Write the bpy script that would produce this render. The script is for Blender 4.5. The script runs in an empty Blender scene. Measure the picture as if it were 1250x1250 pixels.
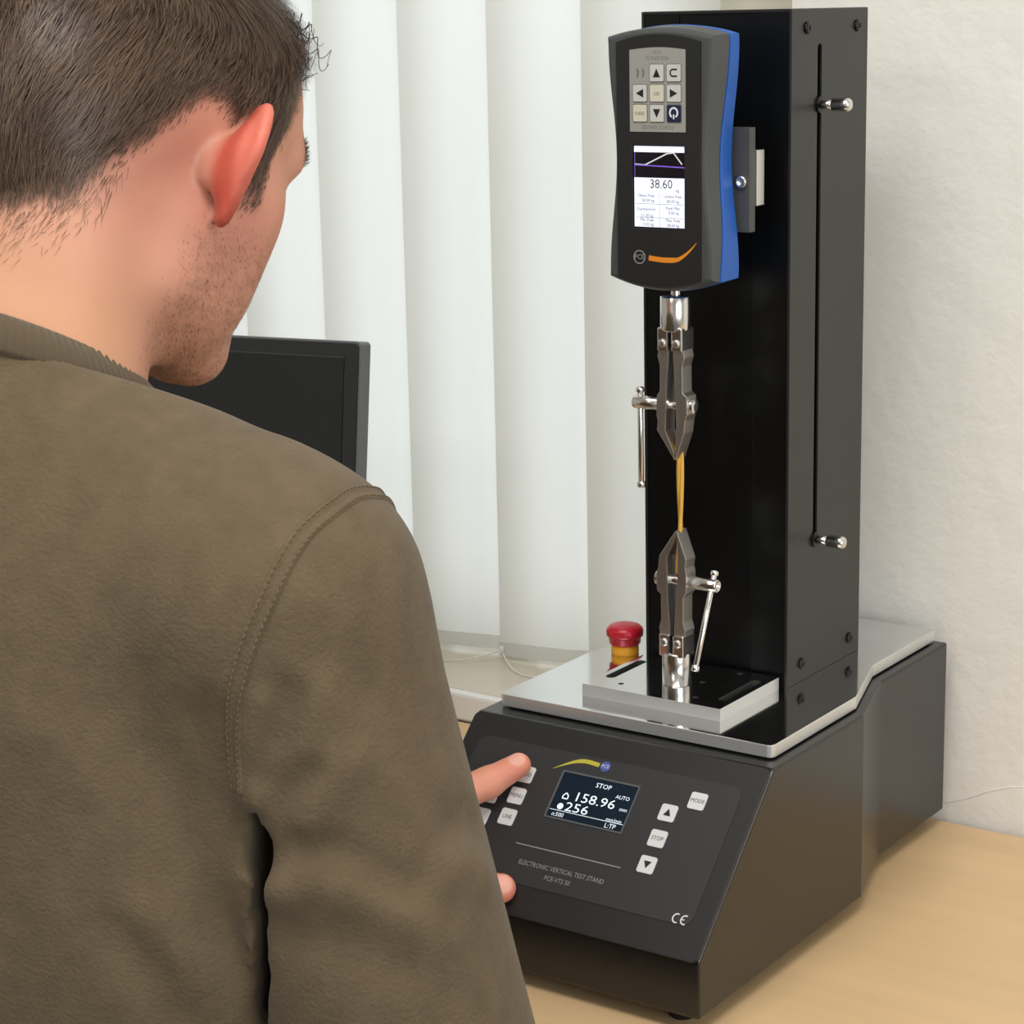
import bpy, bmesh, math, random
import numpy as np
from mathutils import Vector, Matrix
from mathutils.geometry import tessellate_polygon

random.seed(7); rng = np.random.default_rng(7)
S = bpy.context.scene
COL = S.collection
R = math.radians

# ------------------------------------------------------------------ camera
cam_d = bpy.data.cameras.new('camera'); cam_d.sensor_width = 36.0; cam_d.lens = 36.0 * 2638.8 / 1250.0
cam_d.clip_start = 0.01; cam_d.clip_end = 60
cam = bpy.data.objects.new('camera', cam_d); COL.objects.link(cam)
CF = Vector((-0.56218412, 0.79584176, -0.22491089)); CR = Vector((0.81940721, 0.57281668, -0.0212808)); CU = Vector((-0.11189655, 0.19625733, 0.97414692))
m = Matrix.Identity(4)
for i in range(3):
    m[i][0] = CR[i]; m[i][1] = CU[i]; m[i][2] = -CF[i]
m.translation = (0.86454806, -1.0803519, 0.62868)
cam.matrix_world = m
S.camera = cam

# ------------------------------------------------------------------ world, lights, exposure   (table top is z = 0, floor z = -0.74)
w = bpy.data.worlds.new('world'); S.world = w; w.use_nodes = True
w.node_tree.nodes['Background'].inputs[0].default_value = (0.82, 0.90, 1.0, 1)
w.node_tree.nodes['Background'].inputs[1].default_value = 1.0
def area(name, loc, aim, sx, sy, power, color):
    l = bpy.data.lights.new(name, 'AREA'); l.shape = 'RECTANGLE'; l.size = sx; l.size_y = sy; l.energy = power; l.color = color
    o = bpy.data.objects.new(name, l); COL.objects.link(o); o.location = loc
    o.rotation_euler = (Vector(aim) - Vector(loc)).to_track_quat('-Z', 'Y').to_euler()
    return o
area('daylight_outside', (-0.75, 1.90, 0.65), (-0.75, 0.0, 0.60), 3.2, 2.8, 47, (0.85, 0.935, 1.0))       # sky seen through the blinds
area('overhead_fill', (0.40, -0.70, 1.82), (0.40, -0.70, 0), 1.2, 0.6, 25, (1.0, 0.985, 0.965))  # unseen overhead fill light, added to brighten the desk and wall
area('overhead_fill_rear', (-0.3, -2.2, 1.82), (-0.3, -2.2, 0), 1.2, 0.6, 20, (1.0, 0.985, 0.965))  # second unseen fill, added behind the camera
area('side_fill', (2.15, -1.3, 0.75), (0.0, -0.4, 0.4), 1.5, 1.3, 27, (0.97, 0.99, 1.0))  # unseen fill light added from the right-hand side
S.view_settings.view_transform = 'Standard'
S.view_settings.look = 'None'
S.view_settings.gamma = 1.0
S.view_settings.use_curve_mapping = False
S.view_settings.exposure = -0.20
try:
    S.cycles.use_denoising = True
    S.cycles.max_bounces = 8
    S.cycles.sample_clamp_indirect = 6
except Exception:
    pass

# ------------------------------------------------------------------ materials
def srgb(r, g, b):
    f = lambda c: (c / 255) / 12.92 if c / 255 <= 0.04045 else ((c / 255 + 0.055) / 1.055) ** 2.4
    return (f(r), f(g), f(b), 1)
def mat(name, color, rough=0.5, metal=0.0, bump=None, vary=None, emit=None, spec=0.5, coat=0.0, sss=0.0, attr=None, aniso=0.0, sheen=0.0):
    m = bpy.data.materials.new(name); m.use_nodes = True
    nt = m.node_tree; b = nt.nodes['Principled BSDF']; L = nt.links
    b.inputs['Base Color'].default_value = color
    b.inputs['Roughness'].default_value = rough
    b.inputs['Metallic'].default_value = metal
    b.inputs['Specular IOR Level'].default_value = spec
    b.inputs['Coat Weight'].default_value = coat
    b.inputs['Coat Roughness'].default_value = 0.08
    b.inputs['Sheen Weight'].default_value = sheen
    if sss:
        b.inputs['Subsurface Weight'].default_value = sss
        b.inputs['Subsurface Radius'].default_value = (0.010, 0.004, 0.002)
        b.inputs['Subsurface Scale'].default_value = 1.0
    tc = nt.nodes.new('ShaderNodeTexCoord')
    src = None
    if attr:
        a = nt.nodes.new('ShaderNodeVertexColor'); a.layer_name = attr; src = a.outputs['Color']; L.new(src, b.inputs['Base Color'])
    if vary:                                  # (scale vector, amount)  colour grain
        mp = nt.nodes.new('ShaderNodeMapping'); mp.inputs['Scale'].default_value = vary[0]
        n = nt.nodes.new('ShaderNodeTexNoise'); n.inputs['Scale'].default_value = 1; n.inputs['Detail'].default_value = 5; n.inputs['Roughness'].default_value = 0.6
        L.new(tc.outputs['Object'], mp.inputs['Vector']); L.new(mp.outputs[0], n.inputs['Vector'])
        mr = nt.nodes.new('ShaderNodeMapRange'); mr.inputs[1].default_value = 0.25; mr.inputs[2].default_value = 0.75
        mr.inputs[3].default_value = 1 - vary[1]; mr.inputs[4].default_value = 1 + vary[1]
        L.new(n.outputs['Fac'], mr.inputs[0])
        mx = nt.nodes.new('ShaderNodeMix'); mx.data_type = 'RGBA'; mx.blend_type = 'MULTIPLY'; mx.inputs[0].default_value = 1
        if src: L.new(src, mx.inputs[6])
        else: mx.inputs[6].default_value = color
        L.new(mr.outputs[0], mx.inputs[7]); L.new(mx.outputs[2], b.inputs['Base Color'])
    if bump:                                  # (scale, strength, distance)
        n = nt.nodes.new('ShaderNodeTexNoise'); n.inputs['Detail'].default_value = 6
        if isinstance(bump[0], (int, float)):
            n.inputs['Scale'].default_value = bump[0]; L.new(tc.outputs['Object'], n.inputs['Vector'])
        else:
            n.inputs['Scale'].default_value = 1
            mp = nt.nodes.new('ShaderNodeMapping'); mp.inputs['Scale'].default_value = bump[0]
            L.new(tc.outputs['Object'], mp.inputs['Vector']); L.new(mp.outputs[0], n.inputs['Vector'])
        bp = nt.nodes.new('ShaderNodeBump'); bp.inputs['Strength'].default_value = bump[1]; bp.inputs['Distance'].default_value = bump[2]
        L.new(n.outputs['Fac'], bp.inputs['Height']); L.new(bp.outputs[0], b.inputs['Normal'])
    if emit:
        b.inputs['Emission Color'].default_value = emit[0]; b.inputs['Emission Strength'].default_value = emit[1]
    return m
M = {}
M['plaster'] = mat('plaster', srgb(234, 231, 223), 0.85, bump=(38, 0.5, 0.004), vary=((3, 3, 3), 0.03))
M['wall_paint'] = mat('wall_paint', srgb(214, 210, 202), 0.85, bump=(60, 0.2, 0.002))
M['ceiling_paint'] = mat('ceiling_paint', srgb(235, 234, 230), 0.9)
M['carpet'] = mat('carpet', srgb(110, 108, 104), 0.95, bump=(300, 0.6, 0.004), vary=((60, 60, 60), 0.15))
M['sill'] = mat('sill', srgb(214, 204, 186), 0.25, vary=((8, 8, 8), 0.06))
M['sill_white'] = mat('sill_white', srgb(238, 238, 236), 0.3)
M['frame_beige'] = mat('frame_beige', srgb(214, 208, 190), 0.5)
M['wood'] = mat('birch_wood', srgb(219, 186, 141), 0.42, vary=((1.6, 22, 10), 0.09), bump=((6, 160, 40), 0.06, 0.001), spec=0.35)
M['wood_edge'] = mat('birch_edge', srgb(196, 158, 106), 0.5, vary=((2, 40, 120), 0.14))
M['desk_metal'] = mat('desk_metal', srgb(150, 152, 154), 0.4, metal=0.6)
M['housing'] = mat('housing_black', srgb(24, 24, 24), 0.27, bump=(900, 0.08, 0.0004), spec=0.65)
M['housing_front'] = mat('panel_black', srgb(29, 29, 30), 0.45, bump=(900, 0.15, 0.0004))
M['overlay'] = mat('overlay_foil', srgb(43, 43, 43), 0.55, bump=(1400, 0.1, 0.0002))
M['col_front'] = mat('column_gloss_black', srgb(10, 11, 12), 0.28, spec=0.35)
M['col_side'] = mat('column_side_black', srgb(33, 33, 31), 0.34, bump=(900, 0.1, 0.0003))
M['void'] = mat('dark_interior', srgb(5, 5, 5), 0.9)
M['steel'] = mat('polished_steel', (0.78, 0.79, 0.79, 1), 0.09, metal=1.0, vary=((6, 6, 6), 0.02))
M['steel_edge'] = mat('satin_steel', (0.80, 0.79, 0.77, 1), 0.25, metal=1.0)
M['satin_alu'] = mat('satin_aluminium', (0.80, 0.81, 0.80, 1), 0.42, metal=0.75, bump=((200, 200, 2000), 0.05, 0.0003))
M['nickel'] = mat('nickel_grip', (0.60, 0.58, 0.55, 1), 0.38, metal=1.0, bump=(350, 0.1, 0.0004))
M['chrome'] = mat('bright_chrome', (0.80, 0.79, 0.77, 1), 0.20, metal=1.0)
M['screw'] = mat('black_screw', srgb(16, 16, 16), 0.3, metal=0.3)
M['bracket'] = mat('anodised_bracket', srgb(84, 84, 82), 0.4, metal=0.35, bump=(500, 0.1, 0.0003))
M['rubber'] = mat('black_rubber', srgb(18, 18, 18), 0.7)
M['key'] = mat('key_white', srgb(222, 222, 220), 0.4)
M['print_black'] = mat('print_black', srgb(26, 26, 26), 0.5)
M['print_grey'] = mat('print_grey', srgb(150, 150, 148), 0.6)
M['print_mid'] = mat('print_mid_grey', srgb(104, 104, 100), 0.6)
M['lcd'] = mat('lcd_navy', srgb(12, 26, 38), 0.55, spec=0.15, emit=(srgb(16, 36, 52), 0.25))
M['lcd_text'] = mat('lcd_text', srgb(220, 230, 235), 0.5, emit=(srgb(205, 222, 230), 0.75))
M['lcd_frame'] = mat('lcd_frame', srgb(92, 92, 94), 0.4)
M['yellow_print'] = mat('yellow_print', srgb(196, 184, 60), 0.5)
M['blue_print'] = mat('blue_print', srgb(70, 92, 170), 0.5)
M['white_print'] = mat('white_print', srgb(225, 225, 225), 0.5)
M['orange_print'] = mat('orange_print', srgb(226, 138, 36), 0.45)
M['gauge_shell'] = mat('gauge_grey_rubber', srgb(70, 73, 72), 0.48, bump=(700, 0.12, 0.0004))
M['gauge_face'] = mat('gauge_dark_face', srgb(30, 30, 30), 0.45)
M['gauge_blue'] = mat('gauge_blue', srgb(34, 92, 178), 0.42)
M['keypad'] = mat('keypad_silver', srgb(158, 157, 150), 0.4, metal=0.15)
M['key_frame'] = mat('key_outline', srgb(112, 110, 104), 0.5)
M['gkey'] = mat('gauge_key', srgb(196, 195, 190), 0.45)
M['gkey_beige'] = mat('gauge_key_beige', srgb(205, 200, 180), 0.45)
M['gkey_navy'] = mat('gauge_key_navy', srgb(22, 34, 62), 0.4)
M['scr_white'] = mat('screen_white', srgb(225, 230, 245), 0.4, emit=(srgb(222, 228, 244), 0.72))
M['scr_black'] = mat('screen_black', srgb(6, 6, 14), 0.2, emit=(srgb(6, 6, 18), 0.4))
M['scr_line'] = mat('screen_trace', srgb(190, 190, 190), 0.4, emit=(srgb(190, 190, 186), 0.6))
M['scr_purple'] = mat('screen_purple', srgb(110, 80, 180), 0.4, emit=(srgb(108, 84, 186), 0.6))
M['scr_text'] = mat('screen_text', srgb(60, 62, 74), 0.6)
M['estop_red'] = mat('estop_red', srgb(188, 24, 44), 0.32)
M['estop_yellow'] = mat('estop_yellow', srgb(226, 158, 24), 0.4)
M['specimen'] = mat('golden_specimen', srgb(222, 172, 72), 0.42, vary=((300, 300, 40), 0.2))
M['mon_black'] = mat('monitor_black', srgb(32, 33, 34), 0.42)
M['mon_screen'] = mat('monitor_screen', srgb(24, 26, 27), 0.30)
M['mon_edge'] = mat('monitor_edge', srgb(96, 99, 99), 0.4)
M['sweat'] = mat('olive_sweatshirt', srgb(101, 87, 67), 0.95, bump=(420, 0.55, 0.0016), vary=((60, 60, 60), 0.14), spec=0.12, sheen=0.10)
M['rib'] = mat('olive_rib_knit', srgb(94, 81, 63), 0.95, bump=(900, 0.3, 0.0008), spec=0.15, sheen=0.2)
M['thread'] = mat('olive_thread', srgb(112, 97, 75), 0.9, spec=0.2)
M['jeans'] = mat('dark_denim', srgb(44, 52, 70), 0.9, bump=(800, 0.4, 0.001))
M['shoe'] = mat('black_shoe', srgb(28, 28, 30), 0.5)
M['skin'] = mat('skin', srgb(226, 160, 126), 0.52, attr='tint', sss=0.12, bump=(520, 0.14, 0.0006), spec=0.35)
M['hair'] = mat('brown_hair', srgb(70, 52, 42), 0.42, attr='tint', spec=0.45)
M['forelock'] = mat('forelock_hair', srgb(56, 42, 38), 0.4)
M['eye_white'] = mat('eye_white', srgb(230, 226, 220), 0.15)
M['stool_pad'] = mat('stool_pad', srgb(52, 54, 58), 0.7)
# vertical-blind fabric: lets daylight through
bm_ = bpy.data.materials.new('blind_fabric'); bm_.use_nodes = True; nt = bm_.node_tree
for n in list(nt.nodes): nt.nodes.remove(n)
out = nt.nodes.new('ShaderNodeOutputMaterial'); mx = nt.nodes.new('ShaderNodeMixShader'); df = nt.nodes.new('ShaderNodeBsdfDiffuse'); tr = nt.nodes.new('ShaderNodeBsdfTranslucent')
df.inputs[0].default_value = srgb(236, 238, 236); tr.inputs[0].default_value = srgb(240, 237, 227)
mx.inputs[0].default_value = 0.45
wv = nt.nodes.new('ShaderNodeTexNoise'); mp = nt.nodes.new('ShaderNodeMapping'); tc = nt.nodes.new('ShaderNodeTexCoord'); bp = nt.nodes.new('ShaderNodeBump')
mp.inputs['Scale'].default_value = (900, 900, 6); wv.inputs['Scale'].default_value = 1; bp.inputs['Strength'].default_value = 0.25; bp.inputs['Distance'].default_value = 0.0006
nt.links.new(tc.outputs['Object'], mp.inputs[0]); nt.links.new(mp.outputs[0], wv.inputs['Vector']); nt.links.new(wv.outputs['Fac'], bp.inputs['Height'])
nt.links.new(bp.outputs[0], df.inputs['Normal'])
nt.links.new(df.outputs[0], mx.inputs[1]); nt.links.new(tr.outputs[0], mx.inputs[2]); nt.links.new(mx.outputs[0], out.inputs[0])
M['blind'] = bm_
gm = bpy.data.materials.new('window_glass'); gm.use_nodes = True; nt = gm.node_tree
for n in list(nt.nodes): nt.nodes.remove(n)
out = nt.nodes.new('ShaderNodeOutputMaterial'); mx = nt.nodes.new('ShaderNodeMixShader'); tp_ = nt.nodes.new('ShaderNodeBsdfTransparent'); gl = nt.nodes.new('ShaderNodeBsdfGlossy')
gl.inputs['Roughness'].default_value = 0.02; mx.inputs[0].default_value = 0.06
nt.links.new(tp_.outputs[0], mx.inputs[1]); nt.links.new(gl.outputs[0], mx.inputs[2]); nt.links.new(mx.outputs[0], out.inputs[0])
M['glass'] = gm

# ------------------------------------------------------------------ mesh helpers
OFF = {}                                             # world offset of a thing's origin
class MB:
    def __init__(s): s.v = []; s.f = []; s.m = []; s.sm = []
    def add(s, g, mat=0, smooth=False):
        v, f = g; o = len(s.v); s.v += [tuple(p) for p in v]
        s.f += [tuple(i + o for i in q) for q in f]; s.m += [mat] * len(f); s.sm += [smooth] * len(f)
        return s
    def build(s, name, mats, parent=None, autosmooth=None):
        me = bpy.data.meshes.new(name); me.from_pydata(s.v, [], s.f)
        if not isinstance(mats, (list, tuple)): mats = [mats]
        for k in mats: me.materials.append(M[k])
        me.polygons.foreach_set('material_index', s.m); me.polygons.foreach_set('use_smooth', s.sm)
        me.update()
        return link(name, me, parent)
def link(name, me, parent=None):
    o = bpy.data.objects.new(name, me); COL.objects.link(o)
    if parent is not None:
        o.parent = parent
        if parent.name in OFF: o.location = [-c for c in OFF[parent.name]]
    return o
def thing(name, label, cat, loc=(0, 0, 0), group=None):
    o = bpy.data.objects.new(name, None); COL.objects.link(o); o.location = loc; o.empty_display_size = 0.05
    OFF[o.name] = loc; tag(o, label, cat, group); return o
def tag(o, label, cat, group=None):
    o['label'] = label; o['category'] = cat
    if group: o['group'] = group
    return o
def side_mat(o, key, inner=None):                                # sides of a plate in their own finish
    o.data.materials.append(M[key]); k = len(o.data.materials) - 1
    for p in o.data.polygons:
        if abs(p.normal.z) < 0.6: p.material_index = k
    if inner:
        o.data.materials.append(M[inner]); c_ = [v.co for v in o.data.vertices]; lo = [min(q[i] for q in c_) for i in (0, 1)]; hi = [max(q[i] for q in c_) for i in (0, 1)]
        for p in o.data.polygons:
            if p.material_index == k and all(lo[i] + 0.001 < p.center[i] < hi[i] - 0.001 for i in (0, 1)): p.material_index = k + 1
    return o
def struct(o): o['kind'] = 'structure'; return o
def bmgeo(bm):
    bm.verts.ensure_lookup_table(); bm.verts.index_update()
    g = ([v.co.copy() for v in bm.verts], [[v.index for v in f.verts] for f in bm.faces]); bm.free(); return g
def sharp_bevel(bm, w, seg=2, ang=0.5):
    bmesh.ops.remove_doubles(bm, verts=bm.verts, dist=1e-7)
    bmesh.ops.recalc_face_normals(bm, faces=bm.faces)
    e = [e for e in bm.edges if len(e.link_faces) == 2 and e.calc_face_angle(0) > ang]
    bmesh.ops.bevel(bm, geom=e, offset=w, segments=seg, profile=0.5, affect='EDGES', clamp_overlap=True)
def polyhedron(v, f, bevel=0, seg=2):
    bm = bmesh.new(); vs = [bm.verts.new(p) for p in v]
    for q in f: bm.faces.new([vs[i] for i in q])
    bmesh.ops.recalc_face_normals(bm, faces=bm.faces)
    if bevel: sharp_bevel(bm, bevel, seg)
    return bmgeo(bm)
def box(x0, x1, y0, y1, z0, z1, bevel=0, seg=2):
    v = [(x, y, z) for z in (z0, z1) for y in (y0, y1) for x in (x0, x1)]
    f = [(0, 2, 3, 1), (4, 5, 7, 6), (0, 1, 5, 4), (2, 6, 7, 3), (0, 4, 6, 2), (1, 3, 7, 5)]
    return polyhedron(v, f, bevel, seg)
class Fr:                                             # a local drawing frame
    def __init__(s, o, u, v):
        s.o = Vector(o); s.u = Vector(u).normalized(); s.v = Vector(v).normalized(); s.n = s.u.cross(s.v).normalized()
    def __call__(s, a, b, c=0.0): return s.o + s.u * a + s.v * b + s.n * c
def slab(outline, fr, c0, c1, holes=(), bevel=0, seg=2):
    """extrude a 2D outline with holes between heights c0 and c1 of a frame"""
    loops = [list(outline)] + [list(h) for h in holes]
    tri = tessellate_polygon([[Vector((p[0], p[1], 0)) for p in l] for l in loops])
    flat = [p for l in loops for p in l]; n = len(flat)
    bm = bmesh.new()
    lo = [bm.verts.new(fr(p[0], p[1], c0)) for p in flat]; hi = [bm.verts.new(fr(p[0], p[1], c1)) for p in flat]
    for t in tri:
        for L in (lo, hi):
            try: bm.faces.new([L[i] for i in t])
            except ValueError: pass
    k = 0
    for l in loops:
        m_ = len(l)
        for i in range(m_):
            a, b = k + i, k + (i + 1) % m_
            bm.faces.new([lo[a], lo[b], hi[b], hi[a]])
        k += m_
    bmesh.ops.recalc_face_normals(bm, faces=bm.faces)
    if bevel: sharp_bevel(bm, bevel, seg, 0.7)
    return bmgeo(bm)
def rrect(x0, x1, y0, y1, r, n=5):
    p = []
    for cx, cy, a0 in ((x1 - r, y1 - r, 0), (x0 + r, y1 - r, 90), (x0 + r, y0 + r, 180), (x1 - r, y0 + r, 270)):
        for i in range(n + 1):
            a = R(a0 + 90 * i / n); p.append((cx + r * math.cos(a), cy + r * math.sin(a)))
    return p
def circle2(cx, cy, r, n=20): return [(cx + r * math.cos(2 * math.pi * i / n), cy + r * math.sin(2 * math.pi * i / n)) for i in range(n)]
def stroke(pts, w):
    """a flat band outline of half-widths w along 2D points"""
    L = []; Rr = []; n = len(pts)
    for i, p in enumerate(pts):
        a = pts[max(i - 1, 0)]; b = pts[min(i + 1, n - 1)]
        d = Vector((b[0] - a[0], b[1] - a[1])).normalized(); ww = w[i] if isinstance(w, (list, tuple)) else w
        L.append((p[0] - d.y * ww, p[1] + d.x * ww)); Rr.append((p[0] + d.y * ww, p[1] - d.x * ww))
    return L + Rr[::-1]
def basis(d):
    d = Vector(d).normalized(); a = Vector((0, 0, 1)) if abs(d.z) < 0.9 else Vector((1, 0, 0))
    u = d.cross(a).normalized(); return u, d.cross(u).normalized(), d
def lathe(p0, axis, prof, n=28):
    """profile (t along the axis, radius) spun about an axis"""
    u, v, d = basis(axis); p0 = Vector(p0); V = []; F = []
    for t, r in prof:
        for i in range(n):
            a = 2 * math.pi * i / n; V.append(p0 + d * t + (u * math.cos(a) + v * math.sin(a)) * max(r, 1e-5))
    for k in range(len(prof) - 1):
        for i in range(n):
            j = (i + 1) % n; F.append((k * n + i, k * n + j, (k + 1) * n + j, (k + 1) * n + i))
    F.append(tuple(range(n))[::-1]); k = (len(prof) - 1) * n; F.append(tuple(range(k, k + n)))
    bm = bmesh.new(); vs = [bm.verts.new(p) for p in V]
    for q in F: bm.faces.new([vs[i] for i in q])
    bmesh.ops.recalc_face_normals(bm, faces=bm.faces)
    return bmgeo(bm)
def rod(p0, p1, r, n=20, c=None):
    d = Vector(p1) - Vector(p0); L = d.length; c = min(r * 0.25, L * 0.2) if c is None else c
    return lathe(p0, d, [(0, r - c), (c, r), (L - c, r), (L, r - c)], n)
def sweep(pts, r, n=8, closed=False, flat=1.0):
    pts = [Vector(p) for p in pts]; N = len(pts); V = []; F = []; pu = None
    for i, p in enumerate(pts):
        a = pts[(i - 1) % N] if closed or i else pts[0]; b = pts[(i + 1) % N] if closed or i < N - 1 else pts[-1]
        d = (b - a).normalized()
        if pu is None: u = basis(d)[0]
        else: u = (pu - d * pu.dot(d)).normalized()
        pu = u; v = d.cross(u); rr = r[i] if isinstance(r, (list, tuple)) else r
        for k in range(n):
            t = 2 * math.pi * k / n; V.append(p + u * math.cos(t) * rr + v * math.sin(t) * rr * flat)
    for i in range(N if closed else N - 1):
        j = (i + 1) % N
        for k in range(n):
            l = (k + 1) % n; F.append((i * n + k, i * n + l, j * n + l, j * n + k))
    if not closed:
        F.append(tuple(range(n))[::-1]); F.append(tuple(range((N - 1) * n, N * n)))
    return V, F
def text(s, fr, x, y, size, c, align='CENTER', rot180=False, sx=1.0, thick=0.00012):
    cu = bpy.data.curves.new('txt', 'FONT'); cu.body = s; cu.size = size; cu.align_x = align; cu.align_y = 'CENTER'; cu.resolution_u = 2
    o = bpy.data.objects.new('txt', cu); COL.objects.link(o)
    dg = bpy.context.evaluated_depsgraph_get(); me = bpy.data.meshes.new_from_object(o.evaluated_get(dg))
    q = -1 if rot180 else 1
    V = [fr(x + q * v.co.x * sx, y + q * v.co.y, c) for v in me.vertices]; F = [list(p.vertices) for p in me.polygons]
    bpy.data.objects.remove(o); bpy.data.curves.remove(cu); bpy.data.meshes.remove(me)
    return V, F
XZ = lambda y, x=0, z=0: Fr((x, y, z), (1, 0, 0), (0, 0, 1))          # faces -y
XY = lambda z, x=0, y=0: Fr((x, y, z), (1, 0, 0), (0, 1, 0))          # faces +z
YZ = lambda x, y=0, z=0: Fr((x, y, z), (0, 1, 0), (0, 0, 1))          # faces +x

# ================================================================== THE ROOM
YW = 0.435; FL = -0.74; CE = 1.86
struct(MB().add(box(-2.3, 2.3, -3.2, 0.70, FL - 0.1, FL)).build('floor', 'carpet'))
struct(MB().add(box(-2.3, 2.3, -3.2, 0.70, CE, CE + 0.1)).build('ceiling', 'ceiling_paint'))
WX0, WX1, WZ1 = -1.50, 0.067, 1.50
wall_back = struct(MB().add(slab([(-2.3, FL), (2.3, FL), (2.3, CE), (-2.3, CE)], XZ(0.70), 0, 0.70 - YW,
                     holes=[[(WX0, 0.0), (WX1, 0.0), (WX1, WZ1), (WX0, WZ1)]])).build('wall_back', 'plaster'))
struct(MB().add(box(-2.4, -2.3, -3.2, 0.70, FL, CE)).build('wall_left', 'wall_paint'))
struct(MB().add(slab([(-3.2, FL), (0.70, FL), (0.70, CE), (-3.2, CE)], YZ(2.3), 0, 0.1, holes=[[(-2.1, 0.05), (-0.5, 0.05), (-0.5, 1.45), (-2.1, 1.45)]])).build('wall_right', 'wall_paint'))
struct(MB().add(box(-2.3, 2.3, -3.3, -3.2, FL, CE)).build('wall_front', 'wall_paint'))
# crack in the plaster, a raised paint edge rising to the right above the table
ridge = [(0.19, 0.4352, 0.004), (0.2087, 0.4351, 0.0119), (0.223, 0.4351, 0.0174), (0.2315, 0.4351, 0.0217), (0.2425, 0.4351, 0.0274), (0.262, 0.4352, 0.035), (0.30, 0.4353, 0.042)]
MB().add(sweep(ridge, [0.0006, 0.0011, 0.001, 0.0012, 0.0009, 0.0008, 0.0004], 6), 0, True).build('plaster_ridge', 'plaster', wall_back)
# window in its niche
win = thing('window_1', 'x', 'x', (-0.7, 0.62, 0.03))
for k in ('label', 'category'): del win[k]
struct(win)
mb = MB()
for b in ((WX0, WX1, 0.60, 0.66, 0.026, 0.055), (WX0, WX1, 0.60, 0.66, WZ1 - 0.08, WZ1), (WX0, WX0 + 0.08, 0.60, 0.66, 0.055, WZ1 - 0.08),
          (-0.118, WX1, 0.60, 0.66, 0.055, WZ1 - 0.08), (-0.80, -0.72, 0.60, 0.66, 0.055, WZ1 - 0.08)): mb.add(box(*b, 0.004))
mb.build('window_frame', 'frame_beige', win)
for a, b in ((WX0 + 0.08, -0.80), (-0.72, -0.118)): MB().add(box(a, b, 0.628, 0.632, 0.055, WZ1 - 0.08)).build('pane', 'glass', win)
sl = struct(MB().add(box(WX0, WX1, YW + 0.004, 0.70, 0.0, 0.026, 0.002), 0).build('trim_1', 'sill'))
MB().add(box(WX0, WX1, YW - 0.008, YW + 0.004, -0.001, 0.026, 0.003), 0).build('sill_nosing', 'sill_white', sl)

# vertical blind: overlapping fabric slats, each with a weighted hem and bead chain
blind = thing('vertical_blind', 'white fabric vertical blind hanging in the window niche', 'blind', (-0.7, 0.545, 0.03))
PITCH = 0.101
edges = [-0.1905 - PITCH * k for k in range(13)]
def slat_pts(xl, n=9):
    p = []
    for i in range(n):
        t = i / (n - 1); x = xl + 0.1225 * t; y = 0.532 + 0.030 * t - 0.006 * math.sin(math.pi * t)
        p.append((x, y))
    return p
ZB, ZT = 0.031, 1.46
for k, xl in enumerate(edges):
    pts = slat_pts(xl); n = len(pts); V = []; F = []
    zs = [ZB + 0.013, 0.4, 0.8, ZT]
    for z in zs:
        for (x, y) in pts: V.append((x, y, z))
    for a in range(len(zs) - 1):
        for i in range(n - 1): F.append((a * n + i, a * n + i + 1, (a + 1) * n + i + 1, (a + 1) * n + i))
    s = MB().add((V, F), 0, True).build('slat', 'blind', blind)
    V = []; F = []
    for z in (ZB, ZB + 0.0135):
        for (x, y) in pts: V.append((x, y - 0.0012, z))
        for (x, y) in pts: V.append((x, y + 0.0012, z))
    q = 2 * n
    for i in range(n - 1):
        F += [(i, i + 1, q + i + 1, q + i), (n + i + 1, n + i, q + n + i, q + n + i + 1), (i + 1, i, n + i, n + i + 1), (q + i, q + i + 1, q + n + i + 1, q + n + i)]
    F += [(0, q, q + n, n), (n - 1, 2 * n - 1, q + 2 * n - 1, q + n - 1)]
    MB().add((V, F), 0, False).build('hem_weight', 'blind', s)
    if k < 7:
        c = []
        for i in range(13):
            t = i / 12; c.append((xl + 0.004 - PITCH * t * 1.0, 0.5285 - 0.03 * math.sin(math.pi * t), 0.0365 - 0.0095 * math.sin(math.pi * t)))
        ch = MB()
        ch.add(sweep(c, 0.0007, 6), 0, True); ch.add(rod((xl + 0.004, 0.5285, 0.033), (xl + 0.004, 0.5285, 0.041), 0.0022, 10), 0, True)
        ch.build('bead_chain', 'sill_white', blind)
MB().add(box(WX0 + 0.02, -0.07, 0.53, 0.565, ZT, ZT + 0.035, 0.003)).build('head_rail', 'sill_white', blind)

# ================================================================== DESK AND MONITOR
desk = thing('desk', 'pale birch wood desk carrying the test stand against the wall', 'desk', (0, 0.18, FL))
TY0 = -0.068
MB().add(box(-1.35, 1.25, TY0, YW - 0.0085, -0.028, 0.0, 0.0025)).build('tabletop', 'wood', desk)
for x in (-1.28, 1.14):
    for y in (TY0 + 0.03, YW - 0.09): MB().add(box(x, x + 0.04, y, y + 0.04, FL, -0.028, 0.002)).build('leg', 'desk_metal', desk)
MB().add(box(-1.24, 1.14, 0.33, 0.35, -0.10, -0.028, 0.002)).build('back_rail', 'desk_metal', desk)

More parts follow.
